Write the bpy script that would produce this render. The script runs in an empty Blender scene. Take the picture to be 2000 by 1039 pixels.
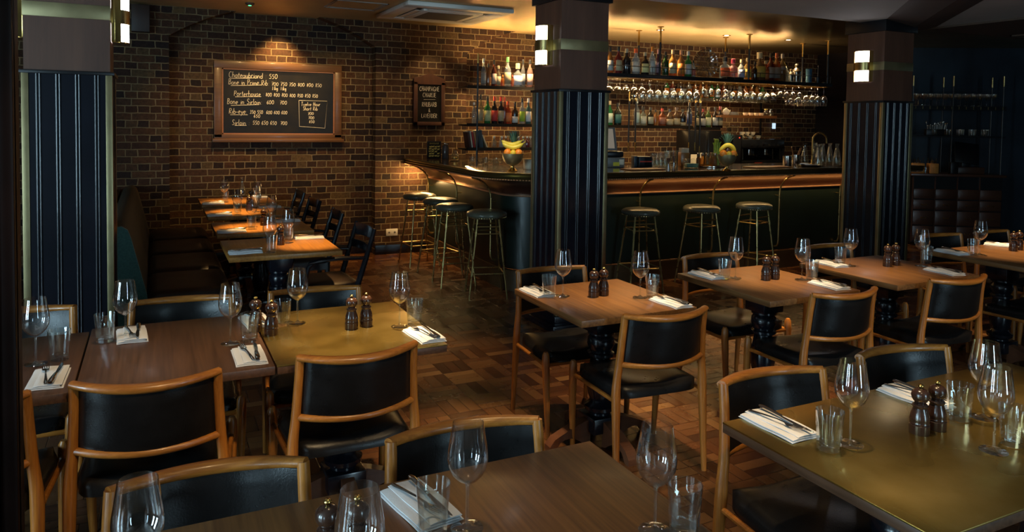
import bpy, bmesh, math, random
from mathutils import Vector, Matrix, Euler
random.seed(7)
PI = math.pi
SC = bpy.context.scene
COL = SC.collection

# ------------------------------------------------------------------ camera geometry
CAM = [[0.8987586071, -0.4381839123, 0.0150938770],
       [-0.0055026037, -0.0456963223, -0.9989402222],
       [0.4384092694, 0.8977230670, -0.0434811154]]
FPX, PX0, PY0, EYE = 1434.115, 1000.0, 295.0, 1.66

def ray(px, py):
    a, b, c = px - PX0, py - PY0, FPX
    return [CAM[0][i] * a + CAM[1][i] * b + CAM[2][i] * c for i in range(3)]
def on_z(px, py, z):
    d = ray(px, py); t = (z - EYE) / d[2]
    return Vector((d[0] * t, d[1] * t, z))
def on_y(px, py, y):
    d = ray(px, py); t = y / d[1]
    return Vector((d[0] * t, y, EYE + d[2] * t))
def on_x(px, py, x):
    d = ray(px, py); t = x / d[0]
    return Vector((x, d[1] * t, EYE + d[2] * t))

cd = bpy.data.cameras.new('camera')
cam = bpy.data.objects.new('camera', cd); COL.objects.link(cam)
cd.sensor_width = 36; cd.lens = 36 * FPX / 2000
cd.shift_x = 0; cd.shift_y = -(519.5 - PY0) / 2000
cd.clip_start = 0.05
r, dn, fw = CAM
cam.matrix_world = Matrix(((r[0], -dn[0], -fw[0], 0), (r[1], -dn[1], -fw[1], 0), (r[2], -dn[2], -fw[2], EYE), (0, 0, 0, 1)))
SC.camera = cam

# ------------------------------------------------------------------ materials
def new_mat(name):
    m = bpy.data.materials.new(name); m.use_nodes = True
    nt = m.node_tree
    for n in list(nt.nodes): nt.nodes.remove(n)
    out = nt.nodes.new('ShaderNodeOutputMaterial')
    return m, nt, out
class NT:
    def __init__(s, nt): s.nt = nt
    def n(s, t, **kw):
        x = s.nt.nodes.new(t)
        for k, v in kw.items(): setattr(x, k, v)
        return x
    def l(s, a, b): s.nt.links.new(a, b)
    def math(s, op, a, b=None, c=None):
        x = s.n('ShaderNodeMath', operation=op)
        for i, v in enumerate((a, b, c)):
            if v is None: continue
            if isinstance(v, (int, float)): x.inputs[i].default_value = v
            else: s.l(v, x.inputs[i])
        return x.outputs[0]
    def ramp(s, fac, stops):
        x = s.n('ShaderNodeValToRGB')
        e = x.color_ramp.elements
        while len(e) < len(stops): e.new(0.5)
        for i, (p, c) in enumerate(stops):
            e[i].position = p; e[i].color = (*c, 1)
        s.l(fac, x.inputs[0]); return x.outputs[0]
    def coords(s, scale=(1, 1, 1), rot=(0, 0, 0)):
        tc = s.n('ShaderNodeTexCoord'); mp = s.n('ShaderNodeMapping')
        mp.inputs['Scale'].default_value = scale; mp.inputs['Rotation'].default_value = rot
        s.l(tc.outputs['Object'], mp.inputs[0]); return mp.outputs[0]
    def noise(s, vec, scale=5, detail=3, rough=0.5):
        x = s.n('ShaderNodeTexNoise'); s.l(vec, x.inputs['Vector'])
        x.inputs['Scale'].default_value = scale; x.inputs['Detail'].default_value = detail; x.inputs['Roughness'].default_value = rough
        return x.outputs['Fac']
    def bump(s, h, strength=0.3, dist=0.01):
        x = s.n('ShaderNodeBump'); x.inputs['Strength'].default_value = strength; x.inputs['Distance'].default_value = dist
        s.l(h, x.inputs['Height']); return x.outputs[0]

def pm(name, col, rough=0.5, metal=0.0, var=0.0, vscale=8, bump=0.0, bscale=60, coat=0.0, stretch=(1, 1, 1), rvar=0.0, spec=0.5, sheen=0.0):
    """principled material with a little procedural variation"""
    m, nt, out = new_mat(name); N = NT(nt)
    p = N.n('ShaderNodeBsdfPrincipled'); N.l(p.outputs[0], out.inputs[0])
    p.inputs['Base Color'].default_value = (*col, 1); p.inputs['Roughness'].default_value = rough
    p.inputs['Metallic'].default_value = metal; p.inputs['Coat Weight'].default_value = coat
    p.inputs['Coat Roughness'].default_value = 0.08; p.inputs['Specular IOR Level'].default_value = spec
    p.inputs['Sheen Weight'].default_value = sheen
    if var or rvar:
        f = N.noise(N.coords(stretch), vscale, 4, 0.6)
        if var:
            a = tuple(max(0, c * (1 - var)) for c in col); b = tuple(min(1, c * (1 + var)) for c in col)
            N.l(N.ramp(f, [(0.3, a), (0.7, b)]), p.inputs['Base Color'])
        if rvar:
            N.l(N.math('ADD', N.math('MULTIPLY', N.math('SUBTRACT', f, 0.5), rvar * 2), rough), p.inputs['Roughness'])
    if bump:
        N.l(N.bump(N.noise(N.coords(stretch), bscale, 4, 0.6), bump, 0.004), p.inputs['Normal'])
    return m

def wood(name, c1, c2, axis=0, rough=0.4, scale=14, coat=0.0, bump=0.08, ring=0.5):
    m, nt, out = new_mat(name); N = NT(nt)
    p = N.n('ShaderNodeBsdfPrincipled'); N.l(p.outputs[0], out.inputs[0])
    st = [1.0, 1.0, 1.0]; st[axis] = 0.12
    v = N.coords(tuple(st))
    n1 = N.noise(v, scale, 5, 0.65)
    st2 = [1.0, 1.0, 1.0]; st2[axis] = 0.03
    n2 = N.noise(N.coords(tuple(st2)), scale * 9, 3, 0.6)
    f = N.math('ADD', N.math('MULTIPLY', n1, 1 - ring * 0.5), N.math('MULTIPLY', n2, ring * 0.5))
    mid = tuple((a + b) / 2 for a, b in zip(c1, c2))
    N.l(N.ramp(f, [(0.32, c1), (0.5, mid), (0.68, c2)]), p.inputs['Base Color'])
    p.inputs['Roughness'].default_value = rough; p.inputs['Coat Weight'].default_value = coat
    p.inputs['Coat Roughness'].default_value = 0.12
    N.l(N.bump(n2, bump, 0.002), p.inputs['Normal'])
    return m

def glass(name, tint=(1, 1, 1), ior=1.45, base=0.05, rough=0.0, dens=1.0):
    """thin clear glass: light passes through, surfaces mirror at grazing angles"""
    m, nt, out = new_mat(name); N = NT(nt)
    tr = N.n('ShaderNodeBsdfTransparent'); tr.inputs[0].default_value = (*tint, 1)
    gl = N.n('ShaderNodeBsdfGlossy'); gl.inputs['Roughness'].default_value = rough
    gl.inputs[0].default_value = (1, 1, 1, 1)
    lw = N.n('ShaderNodeLayerWeight'); lw.inputs[0].default_value = 0.5
    f = N.math('ADD', N.math('MULTIPLY', N.math('POWER', lw.outputs['Facing'], 2.2), dens * 0.75), base)
    mx = N.n('ShaderNodeMixShader'); N.l(f, mx.inputs[0]); N.l(tr.outputs[0], mx.inputs[1]); N.l(gl.outputs[0], mx.inputs[2])
    N.l(mx.outputs[0], out.inputs[0])
    return m

def solid_glass(name, tint=(1, 1, 1), clear=.3, rough=0.0):
    """refracting glass with a little straight-through light"""
    m, nt, out = new_mat(name); N = NT(nt)
    g = N.n('ShaderNodeBsdfGlass'); g.inputs['Color'].default_value = (*tint, 1); g.inputs['Roughness'].default_value = rough; g.inputs['IOR'].default_value = 1.46
    tr = N.n('ShaderNodeBsdfTransparent'); tr.inputs[0].default_value = (*tint, 1)
    mx = N.n('ShaderNodeMixShader'); mx.inputs[0].default_value = clear; N.l(g.outputs[0], mx.inputs[1]); N.l(tr.outputs[0], mx.inputs[2])
    N.l(mx.outputs[0], out.inputs[0]); return m

def liquid_glass(name, col, trans=0.5):
    """coloured bottle glass with its contents"""
    m, nt, out = new_mat(name); N = NT(nt)
    tr = N.n('ShaderNodeBsdfTransparent'); tr.inputs[0].default_value = (*col, 1)
    p = N.n('ShaderNodeBsdfPrincipled'); p.inputs['Base Color'].default_value = (*[c * 0.45 for c in col], 1)
    p.inputs['Roughness'].default_value = 0.06; p.inputs['Specular IOR Level'].default_value = 0.9
    mx = N.n('ShaderNodeMixShader'); mx.inputs[0].default_value = 1 - trans
    N.l(tr.outputs[0], mx.inputs[1]); N.l(p.outputs[0], mx.inputs[2]); N.l(mx.outputs[0], out.inputs[0])
    return m

def emit(name, col, s):
    m, nt, out = new_mat(name); N = NT(nt)
    e = N.n('ShaderNodeEmission'); e.inputs[0].default_value = (*col, 1); e.inputs[1].default_value = s
    N.l(e.outputs[0], out.inputs[0]); return m

def brick_mat():
    m, nt, out = new_mat('old_brick'); N = NT(nt)
    p = N.n('ShaderNodeBsdfPrincipled'); N.l(p.outputs[0], out.inputs[0])
    tc = N.n('ShaderNodeTexCoord'); sp = N.n('ShaderNodeSeparateXYZ'); N.l(tc.outputs['Object'], sp.inputs[0])
    wob = N.n('ShaderNodeTexNoise'); wob.inputs['Scale'].default_value = 9; wob.inputs['Detail'].default_value = 4
    N.l(tc.outputs['Object'], wob.inputs['Vector'])
    sw = N.n('ShaderNodeSeparateXYZ'); N.l(wob.outputs['Color'], sw.inputs[0])
    u = N.math('ADD', N.math('ADD', sp.outputs[0], sp.outputs[1]), N.math('MULTIPLY', sw.outputs[0], 0.03))
    v = N.math('ADD', sp.outputs[2], N.math('MULTIPLY', sw.outputs[1], 0.018))
    cb = N.n('ShaderNodeCombineXYZ'); N.l(u, cb.inputs[0]); N.l(v, cb.inputs[1])
    b = N.n('ShaderNodeTexBrick'); N.l(cb.outputs[0], b.inputs['Vector'])
    b.offset = 0.5; b.offset_frequency = 2; b.squash = 0.5; b.squash_frequency = 2
    b.inputs['Scale'].default_value = 1; b.inputs['Mortar Size'].default_value = 0.006
    b.inputs['Mortar Smooth'].default_value = 0.25; b.inputs['Bias'].default_value = -0.1
    b.inputs['Brick Width'].default_value = 0.228; b.inputs['Row Height'].default_value = 0.076
    b.inputs['Color1'].default_value = (0.02, 0.02, 0.02, 1); b.inputs['Color2'].default_value = (1, 1, 1, 1); b.inputs['Mortar'].default_value = (0.5, 0.5, 0.5, 1)
    tone = N.ramp(b.outputs['Color'], [(0.0, (0.020, 0.012, 0.011)), (0.25, (0.054, 0.024, 0.013)), (0.55, (0.088, 0.041, 0.019)), (0.8, (0.062, 0.034, 0.020)), (1.0, (0.17, 0.115, 0.045))])
    big = N.noise(tc.outputs['Object'], 1.7, 5, 0.7)
    fine = N.noise(tc.outputs['Object'], 34, 6, 0.75)
    mulc = N.n('ShaderNodeMix', data_type='RGBA', blend_type='MULTIPLY'); mulc.inputs[0].default_value = 0.85
    N.l(tone, mulc.inputs[6]); N.l(N.ramp(fine, [(0.3, (0.35, 0.32, 0.32)), (0.7, (1.35, 1.25, 1.15))]), mulc.inputs[7])
    mort = N.ramp(big, [(0.3, (0.10, 0.07, 0.035)), (0.7, (0.32, 0.235, 0.12))])
    mx = N.n('ShaderNodeMix', data_type='RGBA'); N.l(b.outputs['Fac'], mx.inputs[0]); N.l(mulc.outputs[2], mx.inputs[6]); N.l(mort, mx.inputs[7])
    N.l(mx.outputs[2], p.inputs['Base Color']); p.inputs['Roughness'].default_value = 0.75
    p.inputs['Specular IOR Level'].default_value = 0.25
    h = N.math('ADD', N.math('MULTIPLY', N.math('SUBTRACT', 1.0, b.outputs['Fac']), 1.0), N.math('MULTIPLY', fine, 0.5))
    N.l(N.bump(h, 0.9, 0.012), p.inputs['Normal'])
    return m

def parquet_mat():
    m, nt, out = new_mat('parquet'); N = NT(nt)
    p = N.n('ShaderNodeBsdfPrincipled'); N.l(p.outputs[0], out.inputs[0])
    tc = N.n('ShaderNodeTexCoord'); sp = N.n('ShaderNodeSeparateXYZ'); N.l(tc.outputs['Object'], sp.inputs[0])
    S = 1 / 0.21
    x = N.math('MULTIPLY', sp.outputs[0], S); y = N.math('MULTIPLY', sp.outputs[1], S)
    cx = N.math('FLOOR', x); cy = N.math('FLOOR', y)
    lx = N.math('FRACT', x); ly = N.math('FRACT', y)
    par = N.math('FLOORED_MODULO', N.math('ADD', cx, cy), 2.0)
    inv = N.math('SUBTRACT', 1.0, par)
    u = N.math('ADD', N.math('MULTIPLY', lx, par), N.math('MULTIPLY', ly, inv))
    v = N.math('ADD', N.math('MULTIPLY', ly, par), N.math('MULTIPLY', lx, inv))
    uu = N.math('MULTIPLY', u, 3.0); idx = N.math('FLOOR', uu); fu = N.math('FRACT', uu)
    cb = N.n('ShaderNodeCombineXYZ'); N.l(cx, cb.inputs[0]); N.l(cy, cb.inputs[1]); N.l(idx, cb.inputs[2])
    wn = N.n('ShaderNodeTexWhiteNoise', noise_dimensions='3D'); N.l(cb.outputs[0], wn.inputs['Vector'])
    rnd = wn.outputs['Value']
    cb2 = N.n('ShaderNodeCombineXYZ'); N.l(cx, cb2.inputs[0]); N.l(cy, cb2.inputs[1])
    wn2 = N.n('ShaderNodeTexWhiteNoise', noise_dimensions='3D'); N.l(cb2.outputs[0], wn2.inputs['Vector'])
    eu = N.math('MINIMUM', fu, N.math('SUBTRACT', 1.0, fu)); ev = N.math('MULTIPLY', N.math('MINIMUM', v, N.math('SUBTRACT', 1.0, v)), 3.0)
    e = N.math('MINIMUM', eu, ev)
    groove = N.math('SMOOTH_MIN', N.math('MULTIPLY', e, 22.0), 1.0, 0.2)
    gc = N.n('ShaderNodeCombineXYZ'); N.l(N.math('MULTIPLY', uu, 9.0), gc.inputs[0]); N.l(N.math('MULTIPLY', v, 2.0), gc.inputs[1]); N.l(rnd, gc.inputs[2])
    grain = N.noise(gc.outputs[0], 2.2, 5, 0.7)
    tone = N.math('ADD', N.math('ADD', N.math('MULTIPLY', rnd, 0.48), N.math('MULTIPLY', wn2.outputs['Value'], 0.2)), N.math('MULTIPLY', grain, 0.25))
    c = N.ramp(tone, [(0.05, (0.035, 0.012, 0.006)), (0.35, (0.095, 0.034, 0.013)), (0.6, (0.15, 0.062, 0.022)), (0.85, (0.24, 0.12, 0.042)), (1.0, (0.34, 0.20, 0.085))])
    mx = N.n('ShaderNodeMix', data_type='RGBA'); N.l(groove, mx.inputs[0]); mx.inputs[6].default_value = (0.02, 0.008, 0.004, 1); N.l(c, mx.inputs[7])
    N.l(mx.outputs[2], p.inputs['Base Color'])
    wear = N.noise(tc.outputs['Object'], 2.3, 5, 0.7)
    N.l(N.math('ADD', 0.03, N.math('ADD', N.math('MULTIPLY', wear, 0.34), N.math('MULTIPLY', rnd, 0.12))), p.inputs['Roughness'])
    h = N.math('ADD', groove, N.math('ADD', N.math('MULTIPLY', rnd, 0.9), N.math('MULTIPLY', grain, 0.35)))
    N.l(N.bump(h, 0.35, 0.004), p.inputs['Normal'])
    return m

def brass_ceiling_mat():
    m, nt, out = new_mat('brushed_brass_ceiling'); N = NT(nt)
    p = N.n('ShaderNodeBsdfPrincipled'); N.l(p.outputs[0], out.inputs[0])
    n = N.noise(N.coords((0.6, 30, 1)), 6, 4, 0.6); b = N.noise(N.coords((1, 1, 1)), 1.3, 3, 0.5)
    N.l(N.ramp(b, [(0.3, (0.50, 0.36, 0.18)), (0.7, (0.68, 0.51, 0.27))]), p.inputs['Base Color'])
    tg = N.n('ShaderNodeCombineXYZ'); tg.inputs[1].default_value = 1.0; N.l(tg.outputs[0], p.inputs['Tangent']); p.inputs['Anisotropic'].default_value = .85
    p.inputs['Metallic'].default_value = 0.9
    N.l(N.math('ADD', 0.26, N.math('MULTIPLY', n, 0.2)), p.inputs['Roughness'])
    N.l(N.bump(N.math('ADD', b, N.math('MULTIPLY', n, 0.08)), 0.35, 0.05), p.inputs['Normal'])
    return m

def scuffed_brass_mat():
    m, nt, out = new_mat('worn_brass_sheet'); N = NT(nt)
    p = N.n('ShaderNodeBsdfPrincipled'); N.l(p.outputs[0], out.inputs[0])
    tc = N.coords(); a = N.noise(tc, 3.5, 2, 0.5); b = N.noise(tc, 30, 3, 0.5)
    f = N.math('ADD', N.math('MULTIPLY', a, 0.85), N.math('MULTIPLY', b, 0.15))
    N.l(N.ramp(f, [(0.3, (0.36, 0.235, 0.05)), (0.55, (0.54, 0.37, 0.10)), (0.75, (0.66, 0.48, 0.17))]), p.inputs['Base Color'])
    p.inputs['Metallic'].default_value = 0.95
    N.l(N.math('ADD', 0.16, N.math('MULTIPLY', a, 0.22)), p.inputs['Roughness'])
    return m

def leather_mat(name, col, rough=0.33, coat=0.15):
    m, nt, out = new_mat(name); N = NT(nt)
    p = N.n('ShaderNodeBsdfPrincipled'); N.l(p.outputs[0], out.inputs[0])
    tc = N.coords(); a = N.noise(tc, 6, 5, 0.7); b = N.noise(tc, 160, 3, 0.6); w = N.noise(N.coords((1, 1, 1)), 3.0, 2, 0.4)
    N.l(N.ramp(a, [(0.3, tuple(c * 0.75 for c in col)), (0.7, tuple(c * 1.35 for c in col))]), p.inputs['Base Color'])
    N.l(N.math('ADD', rough - 0.08, N.math('MULTIPLY', a, 0.2)), p.inputs['Roughness'])
    p.inputs['Coat Weight'].default_value = coat; p.inputs['Coat Roughness'].default_value = 0.2; p.inputs['Specular IOR Level'].default_value = .28
    N.l(N.bump(N.math('ADD', N.math('MULTIPLY', b, 0.1), w), 0.25, 0.02), p.inputs['Normal'])
    return m

M = {}
M['brick'] = brick_mat(); M['parquet'] = parquet_mat(); M['brassceil'] = brass_ceiling_mat(); M['brasstop'] = scuffed_brass_mat()
M['leather'] = leather_mat('black_leather', (0.009, 0.008, 0.008), 0.28, .0)
M['stool_leather'] = leather_mat('olive_grey_leather', (0.085, 0.085, 0.06), 0.3, 0.3)
M['bench_leather'] = leather_mat('dark_brown_leather', (0.018, 0.011, 0.008), 0.4)
M['teak'] = wood('oiled_teak', (0.20, 0.058, 0.009), (0.56, 0.21, 0.034), 2, 0.36, 16, 0.1, ring=.8)
M['teak_x'] = wood('oiled_teak_rail', (0.20, 0.058, 0.009), (0.56, 0.21, 0.034), 0, 0.33, 16, 0.2, ring=.8)
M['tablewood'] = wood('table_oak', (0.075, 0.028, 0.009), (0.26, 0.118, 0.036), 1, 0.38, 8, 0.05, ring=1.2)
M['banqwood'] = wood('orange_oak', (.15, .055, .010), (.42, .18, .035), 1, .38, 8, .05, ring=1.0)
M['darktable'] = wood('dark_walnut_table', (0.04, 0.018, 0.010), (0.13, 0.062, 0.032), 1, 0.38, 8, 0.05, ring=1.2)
M['foot'] = wood('red_brown_wood', (0.08, 0.028, 0.014), (0.17, 0.065, 0.03), 0, 0.35, 12, 0.2)
M['veneer'] = wood('walnut_veneer', (0.07, 0.029, 0.018), (0.13, 0.056, 0.033), 2, 0.5, 7, 0.0, 0.04)
M['mahogany'] = wood('dark_mahogany', (0.010, 0.004, 0.003), (0.028, 0.010, 0.006), 2, 0.5, 8, 0.0)
M['boardframe'] = wood('board_frame_wood', (0.085, 0.036, 0.012), (0.17, 0.078, 0.025), 0, 0.4, 12, 0.1)
M['darkframe'] = wood('dark_frame_wood', (0.05, 0.02, 0.012), (0.10, 0.04, 0.02), 2, 0.4, 12, 0.1)
M['navy'] = pm('navy_gloss_paint', (0.006, 0.007, 0.012), 0.24, var=0.3, vscale=3, bump=0.03, bscale=25, coat=0.1)
M['blackwood'] = pm('black_painted_wood', (0.008, 0.009, 0.012), 0.24, var=0.3, coat=0.3)
M['brass'] = pm('antique_brass', (0.45, 0.33, 0.13), 0.3, 0.95, var=0.15, vscale=12, rvar=0.15)
M['brassdull'] = pm('dull_brass_strip', (0.33, 0.27, 0.14), 0.42, 0.8, var=0.12, vscale=8, rvar=0.1)
M['brasspol'] = pm('polished_brass', (0.75, 0.5, 0.16), 0.16, 1.0)
M['green'] = pm('bottle_green_panel', (0.0065, 0.0135, 0.010), 0.36, var=0.2, vscale=3, bump=0.02, bscale=12, coat=0.1)
M['kick'] = wood('kick_board', (0.05, 0.028, 0.012), (0.10, 0.055, 0.022), 0, 0.4, 8)
M['apron'] = pm('oxblood_lacquer', (0.036, 0.011, 0.006), 0.3, 0.0, var=0.2, vscale=3, coat=0.3)
M['copper'] = pm('copper_trim', (0.95, 0.58, 0.36), 0.42, .9)
M['counter'] = pm('dark_lacquered_counter', (0.045, 0.028, 0.015), 0.15, 0.0, var=0.25, vscale=4, coat=0.6)
M['countermould'] = pm('bronze_moulding', (0.20, 0.155, 0.06), 0.28, 0.85, var=0.1)
M['black'] = pm('black_metal', (0.012, 0.012, 0.014), 0.35, 0.3)
M['shelf'] = pm('dark_steel_shelf', (0.03, 0.024, 0.018), 0.3, 0.5)
M['steel'] = pm('stainless_steel', (0.5, 0.47, 0.42), 0.2, 1.0, rvar=0.1)
M['cutlery'] = pm('polished_cutlery', (0.6, 0.55, 0.48), 0.14, 1.0)
M['cloth'] = pm('white_cotton', (0.74, 0.74, 0.76), 0.9, bump=0.2, bscale=300, sheen=0.2)
M['millwood'] = wood('dark_mill_wood', (0.028, 0.012, 0.008), (0.06, 0.026, 0.015), 2, 0.22, 14, 0.4)
M['glass'] = glass('clear_glass', (0.975, 0.98, 0.98), base=.04, dens=1.15)
M['tumbler'] = glass('pressed_glass', (0.93, 0.955, 0.945), base=.07, dens=1.15)
M['solidglass'] = glass('cut_crystal', (.86, .86, .82), base=.20, dens=1.0, rough=.08)
M['hangglass'] = glass('hanging_glass', (0.95, 0.95, 0.93), base=0.06, dens=1.1)
M['teal'] = pm('teal_wool', (0.075, 0.19, 0.175), 0.9, var=0.2, vscale=90, bump=0.4, bscale=220, sheen=0.1)
M['brownwool'] = pm('brown_green_wool', (0.055, 0.04, 0.02), 0.85, var=0.2, vscale=60, bump=0.3, bscale=200)
M['chalk'] = pm('chalk_marks', (0.72, 0.66, 0.52), 0.95)
M['slate'] = pm('chalkboard_slate', (0.010, 0.009, 0.008), 0.42, var=0.5, vscale=4, rvar=0.15, spec=.25)
M['white'] = pm('white_plastic', (0.8, 0.77, 0.70), 0.4)
M['ivory'] = pm('glazed_crockery', (0.75, 0.66, 0.5), 0.25)
M['greymesh'] = pm('grey_grille', (0.09, 0.08, 0.075), 0.6)
M['plaster'] = pm('painted_plaster', (0.42, 0.39, 0.36), 0.8, var=0.05, vscale=2)
M['plaster_dark'] = pm('dark_brown_ceiling', (0.075, 0.045, 0.030), 0.5, var=0.1, vscale=2)
M['beamwood'] = pm('brown_beam_paint', (0.07, 0.045, 0.035), 0.6)
M['darkwall'] = pm('near_black_wall_panel', (0.016, 0.013, 0.015), 0.25, var=0.3, vscale=1.5, coat=0.2)
M['bluewall'] = pm('slate_blue_panel', (0.022, 0.032, 0.045), 0.35, var=0.3, vscale=2)
M['wallpaint'] = pm('brown_wall_paint', (0.09, 0.075, 0.06), 0.8)
M['cabinet'] = wood('reddish_cabinet_wood', (0.045, 0.018, 0.010), (0.085, 0.034, 0.018), 0, 0.35, 8, 0.2)
M['wickerwood'] = pm('orange_wood_box', (0.55, 0.24, 0.05), 0.5, var=0.2, vscale=20)
M['shelfwood'] = wood('orange_shelf_wood', (0.24, 0.09, 0.028), (0.42, 0.17, 0.055), 0, 0.4, 8)
M['orange'] = pm('orange_peel', (0.85, 0.25, 0.02), 0.42, bump=0.4, bscale=140)
M['lemon'] = pm('lemon_peel', (0.75, 0.52, 0.04), 0.42, bump=0.3, bscale=120)
M['banana'] = pm('banana_peel', (0.72, 0.55, 0.05), 0.45, var=0.15, vscale=10)
M['pineleaf'] = pm('pineapple_leaves', (0.09, 0.20, 0.14), 0.5, var=0.35, vscale=14)
M['pineapple'] = pm('pineapple_skin', (0.32, 0.17, 0.04), 0.6, var=0.4, vscale=50, bump=0.8, bscale=50)
M['celery'] = pm('celery_stalks', (0.42, 0.55, 0.06), 0.5, var=0.25, vscale=30)
M['sconce'] = emit('sconce_lit_glass', (0.92, 0.90, 0.95), 6.0)
M['jambwood'] = pm('door_jamb_wood', (.010, .004, .003), .45, var=.4, vscale=5, spec=.12)
M['led'] = emit('downlight_lens', (1.0, 0.78, 0.5), 12)
M['greenled'] = emit('green_indicator', (0.1, 1.0, 0.3), 1.5)
M['screen'] = emit('lit_screen', (1.0, 0.88, 0.7), 0.1)
M['redlabel'] = pm('red_print', (0.5, 0.05, 0.02), 0.5)
M['paper'] = pm('cream_paper', (0.72, 0.64, 0.48), 0.7)
M['yellowtape'] = pm('yellow_sticker', (0.75, 0.62, 0.05), 0.6)
M['grey'] = pm('grey_plastic', (0.16, 0.15, 0.14), 0.4)
M['gold'] = pm('gold_straws', (0.85, 0.6, 0.18), 0.25, 1.0)
M['goldprint'] = pm('gold_print', (0.62, 0.5, 0.14), 0.6)
M['windowframe'] = pm('dark_window_frame', (0.03, 0.03, 0.03), 0.5)

_cache = {}
def colmat(kind, col):
    k = (kind, col)
    if k not in _cache:
        nm = '%s_%d' % ({'g': 'bottle_glass', 'c': 'bottle_cap', 'l': 'bottle_label', 'b': 'book_cover'}[kind], len(_cache) + 1)
        if kind == 'g': _cache[k] = liquid_glass(nm, col, 0.6 if sum(col) > 1.2 else 0.35)
        elif kind == 'c': _cache[k] = pm(nm, col, 0.35)
        elif kind == 'l': _cache[k] = pm(nm, col, 0.6, var=0.12, vscale=70)
        else: _cache[k] = pm(nm, col, 0.6)
    return _cache[k]

# ------------------------------------------------------------------ mesh builder
class MB:
    def __init__(s): s.v = []; s.f = []
    def add(s, vs, fs):
        o = len(s.v); s.v += [tuple(v) for v in vs]; s.f += [tuple(i + o for i in f) for f in fs]; return s
    def box(s, x0, x1, y0, y1, z0, z1, mt=None, bev=0.0):
        if bev > 0:
            bm = bmesh.new(); bmesh.ops.create_cube(bm, size=1)
            for v in bm.verts: v.co = Vector(((x0 + x1) / 2 + v.co.x * (x1 - x0), (y0 + y1) / 2 + v.co.y * (y1 - y0), (z0 + z1) / 2 + v.co.z * (z1 - z0)))
            bmesh.ops.bevel(bm, geom=list(bm.edges), offset=bev, segments=2, profile=0.5, affect='EDGES')
            bm.verts.index_update()
            vs = [v.co.copy() for v in bm.verts]; fs = [[v.index for v in f.verts] for f in bm.faces]; bm.free()
        else:
            vs = [Vector(p) for p in ((x0, y0, z0), (x1, y0, z0), (x1, y1, z0), (x0, y1, z0), (x0, y0, z1), (x1, y0, z1), (x1, y1, z1), (x0, y1, z1))]
            fs = [(0, 3, 2, 1), (4, 5, 6, 7), (0, 1, 5, 4), (1, 2, 6, 5), (2, 3, 7, 6), (3, 0, 4, 7)]
        if mt: vs = [mt @ v for v in vs]
        return s.add(vs, fs)
    def lathe(s, prof, seg=32, c=(0, 0, 0), mt=None, lobes=None):
        vs = []; fs = []; n = len(prof)
        for (r_, z_) in prof:
            for k in range(seg):
                a = 2 * PI * k / seg
                vs.append(Vector((c[0] + r_ * math.cos(a), c[1] + r_ * math.sin(a), c[2] + z_)))
        for i in range(n - 1):
            for k in range(seg):
                a, b = i * seg + k, i * seg + (k + 1) % seg
                fs.append((a, b, b + seg, a + seg))
        if prof[0][0] > 1e-5: fs.append(tuple(range(seg - 1, -1, -1)))
        if prof[-1][0] > 1e-5: fs.append(tuple(range((n - 1) * seg, n * seg)))
        if mt: vs = [mt @ v for v in vs]
        return s.add(vs, fs)
    def tube(s, pts, rad, seg=10, sx=1.0, up=None, caps=True):
        pts = [Vector(p) for p in pts]; n = len(pts)
        rads = rad if isinstance(rad, (list, tuple)) else [rad] * n
        t0 = (pts[1] - pts[0]).normalized()
        ref = Vector(up) if up else (Vector((0, 0, 1)) if abs(t0.z) < 0.9 else Vector((1, 0, 0)))
        nrm = (ref - t0 * ref.dot(t0)).normalized()
        vs = []; fs = []
        for i in range(n):
            t = (pts[min(i + 1, n - 1)] - pts[max(i - 1, 0)]).normalized()
            nrm = (nrm - t * nrm.dot(t)).normalized(); bn = t.cross(nrm)
            for k in range(seg):
                a = 2 * PI * k / seg
                vs.append(pts[i] + nrm * (rads[i] * math.cos(a)) + bn * (rads[i] * sx * math.sin(a)))
        for i in range(n - 1):
            for k in range(seg):
                a, b = i * seg + k, i * seg + (k + 1) % seg
                fs.append((a, b, b + seg, a + seg))
        if caps: fs.append(tuple(range(seg - 1, -1, -1))); fs.append(tuple(range((n - 1) * seg, n * seg)))
        return s.add(vs, fs)
    def prism(s, outline, z0, z1, mt=None):
        n = len(outline)
        vs = [Vector((x, y, z0)) for x, y in outline] + [Vector((x, y, z1)) for x, y in outline]
        fs = [tuple(range(n - 1, -1, -1)), tuple(range(n, 2 * n))] + [(i, (i + 1) % n, n + (i + 1) % n, n + i) for i in range(n)]
        if mt: vs = [mt @ v for v in vs]
        return s.add(vs, fs)
    def grid(s, fn, nu, nv, close=False):
        vs = [fn(i / (nu - 1), j / (nv - 1)) for i in range(nu) for j in range(nv)]
        fs = [(i * nv + j, (i + 1) * nv + j, (i + 1) * nv + j + 1, i * nv + j + 1) for i in range(nu - 1) for j in range(nv - 1)]
        return s.add(vs, fs)
    def slab(s, top, bot, nu, nv):
        """closed slab between two surfaces top(u,v), bot(u,v)"""
        o = len(s.v)
        vs = [top(i / (nu - 1), j / (nv - 1)) for i in range(nu) for j in range(nv)] + [bot(i / (nu - 1), j / (nv - 1)) for i in range(nu) for j in range(nv)]
        K = nu * nv; fs = []
        for i in range(nu - 1):
            for j in range(nv - 1):
                a, b, c, d = i * nv + j, (i + 1) * nv + j, (i + 1) * nv + j + 1, i * nv + j + 1
                fs += [(a, b, c, d), (K + d, K + c, K + b, K + a)]
        for j in range(nv - 1):
            fs.append((j, j + 1, K + j + 1, K + j)); a = (nu - 1) * nv + j; fs.append((a + 1, a, K + a, K + a + 1))
        for i in range(nu - 1):
            a, b = i * nv, (i + 1) * nv; fs.append((b, a, K + a, K + b)); a += nv - 1; b += nv - 1; fs.append((a, b, K + b, K + a))
        return s.add(vs, fs)
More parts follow.
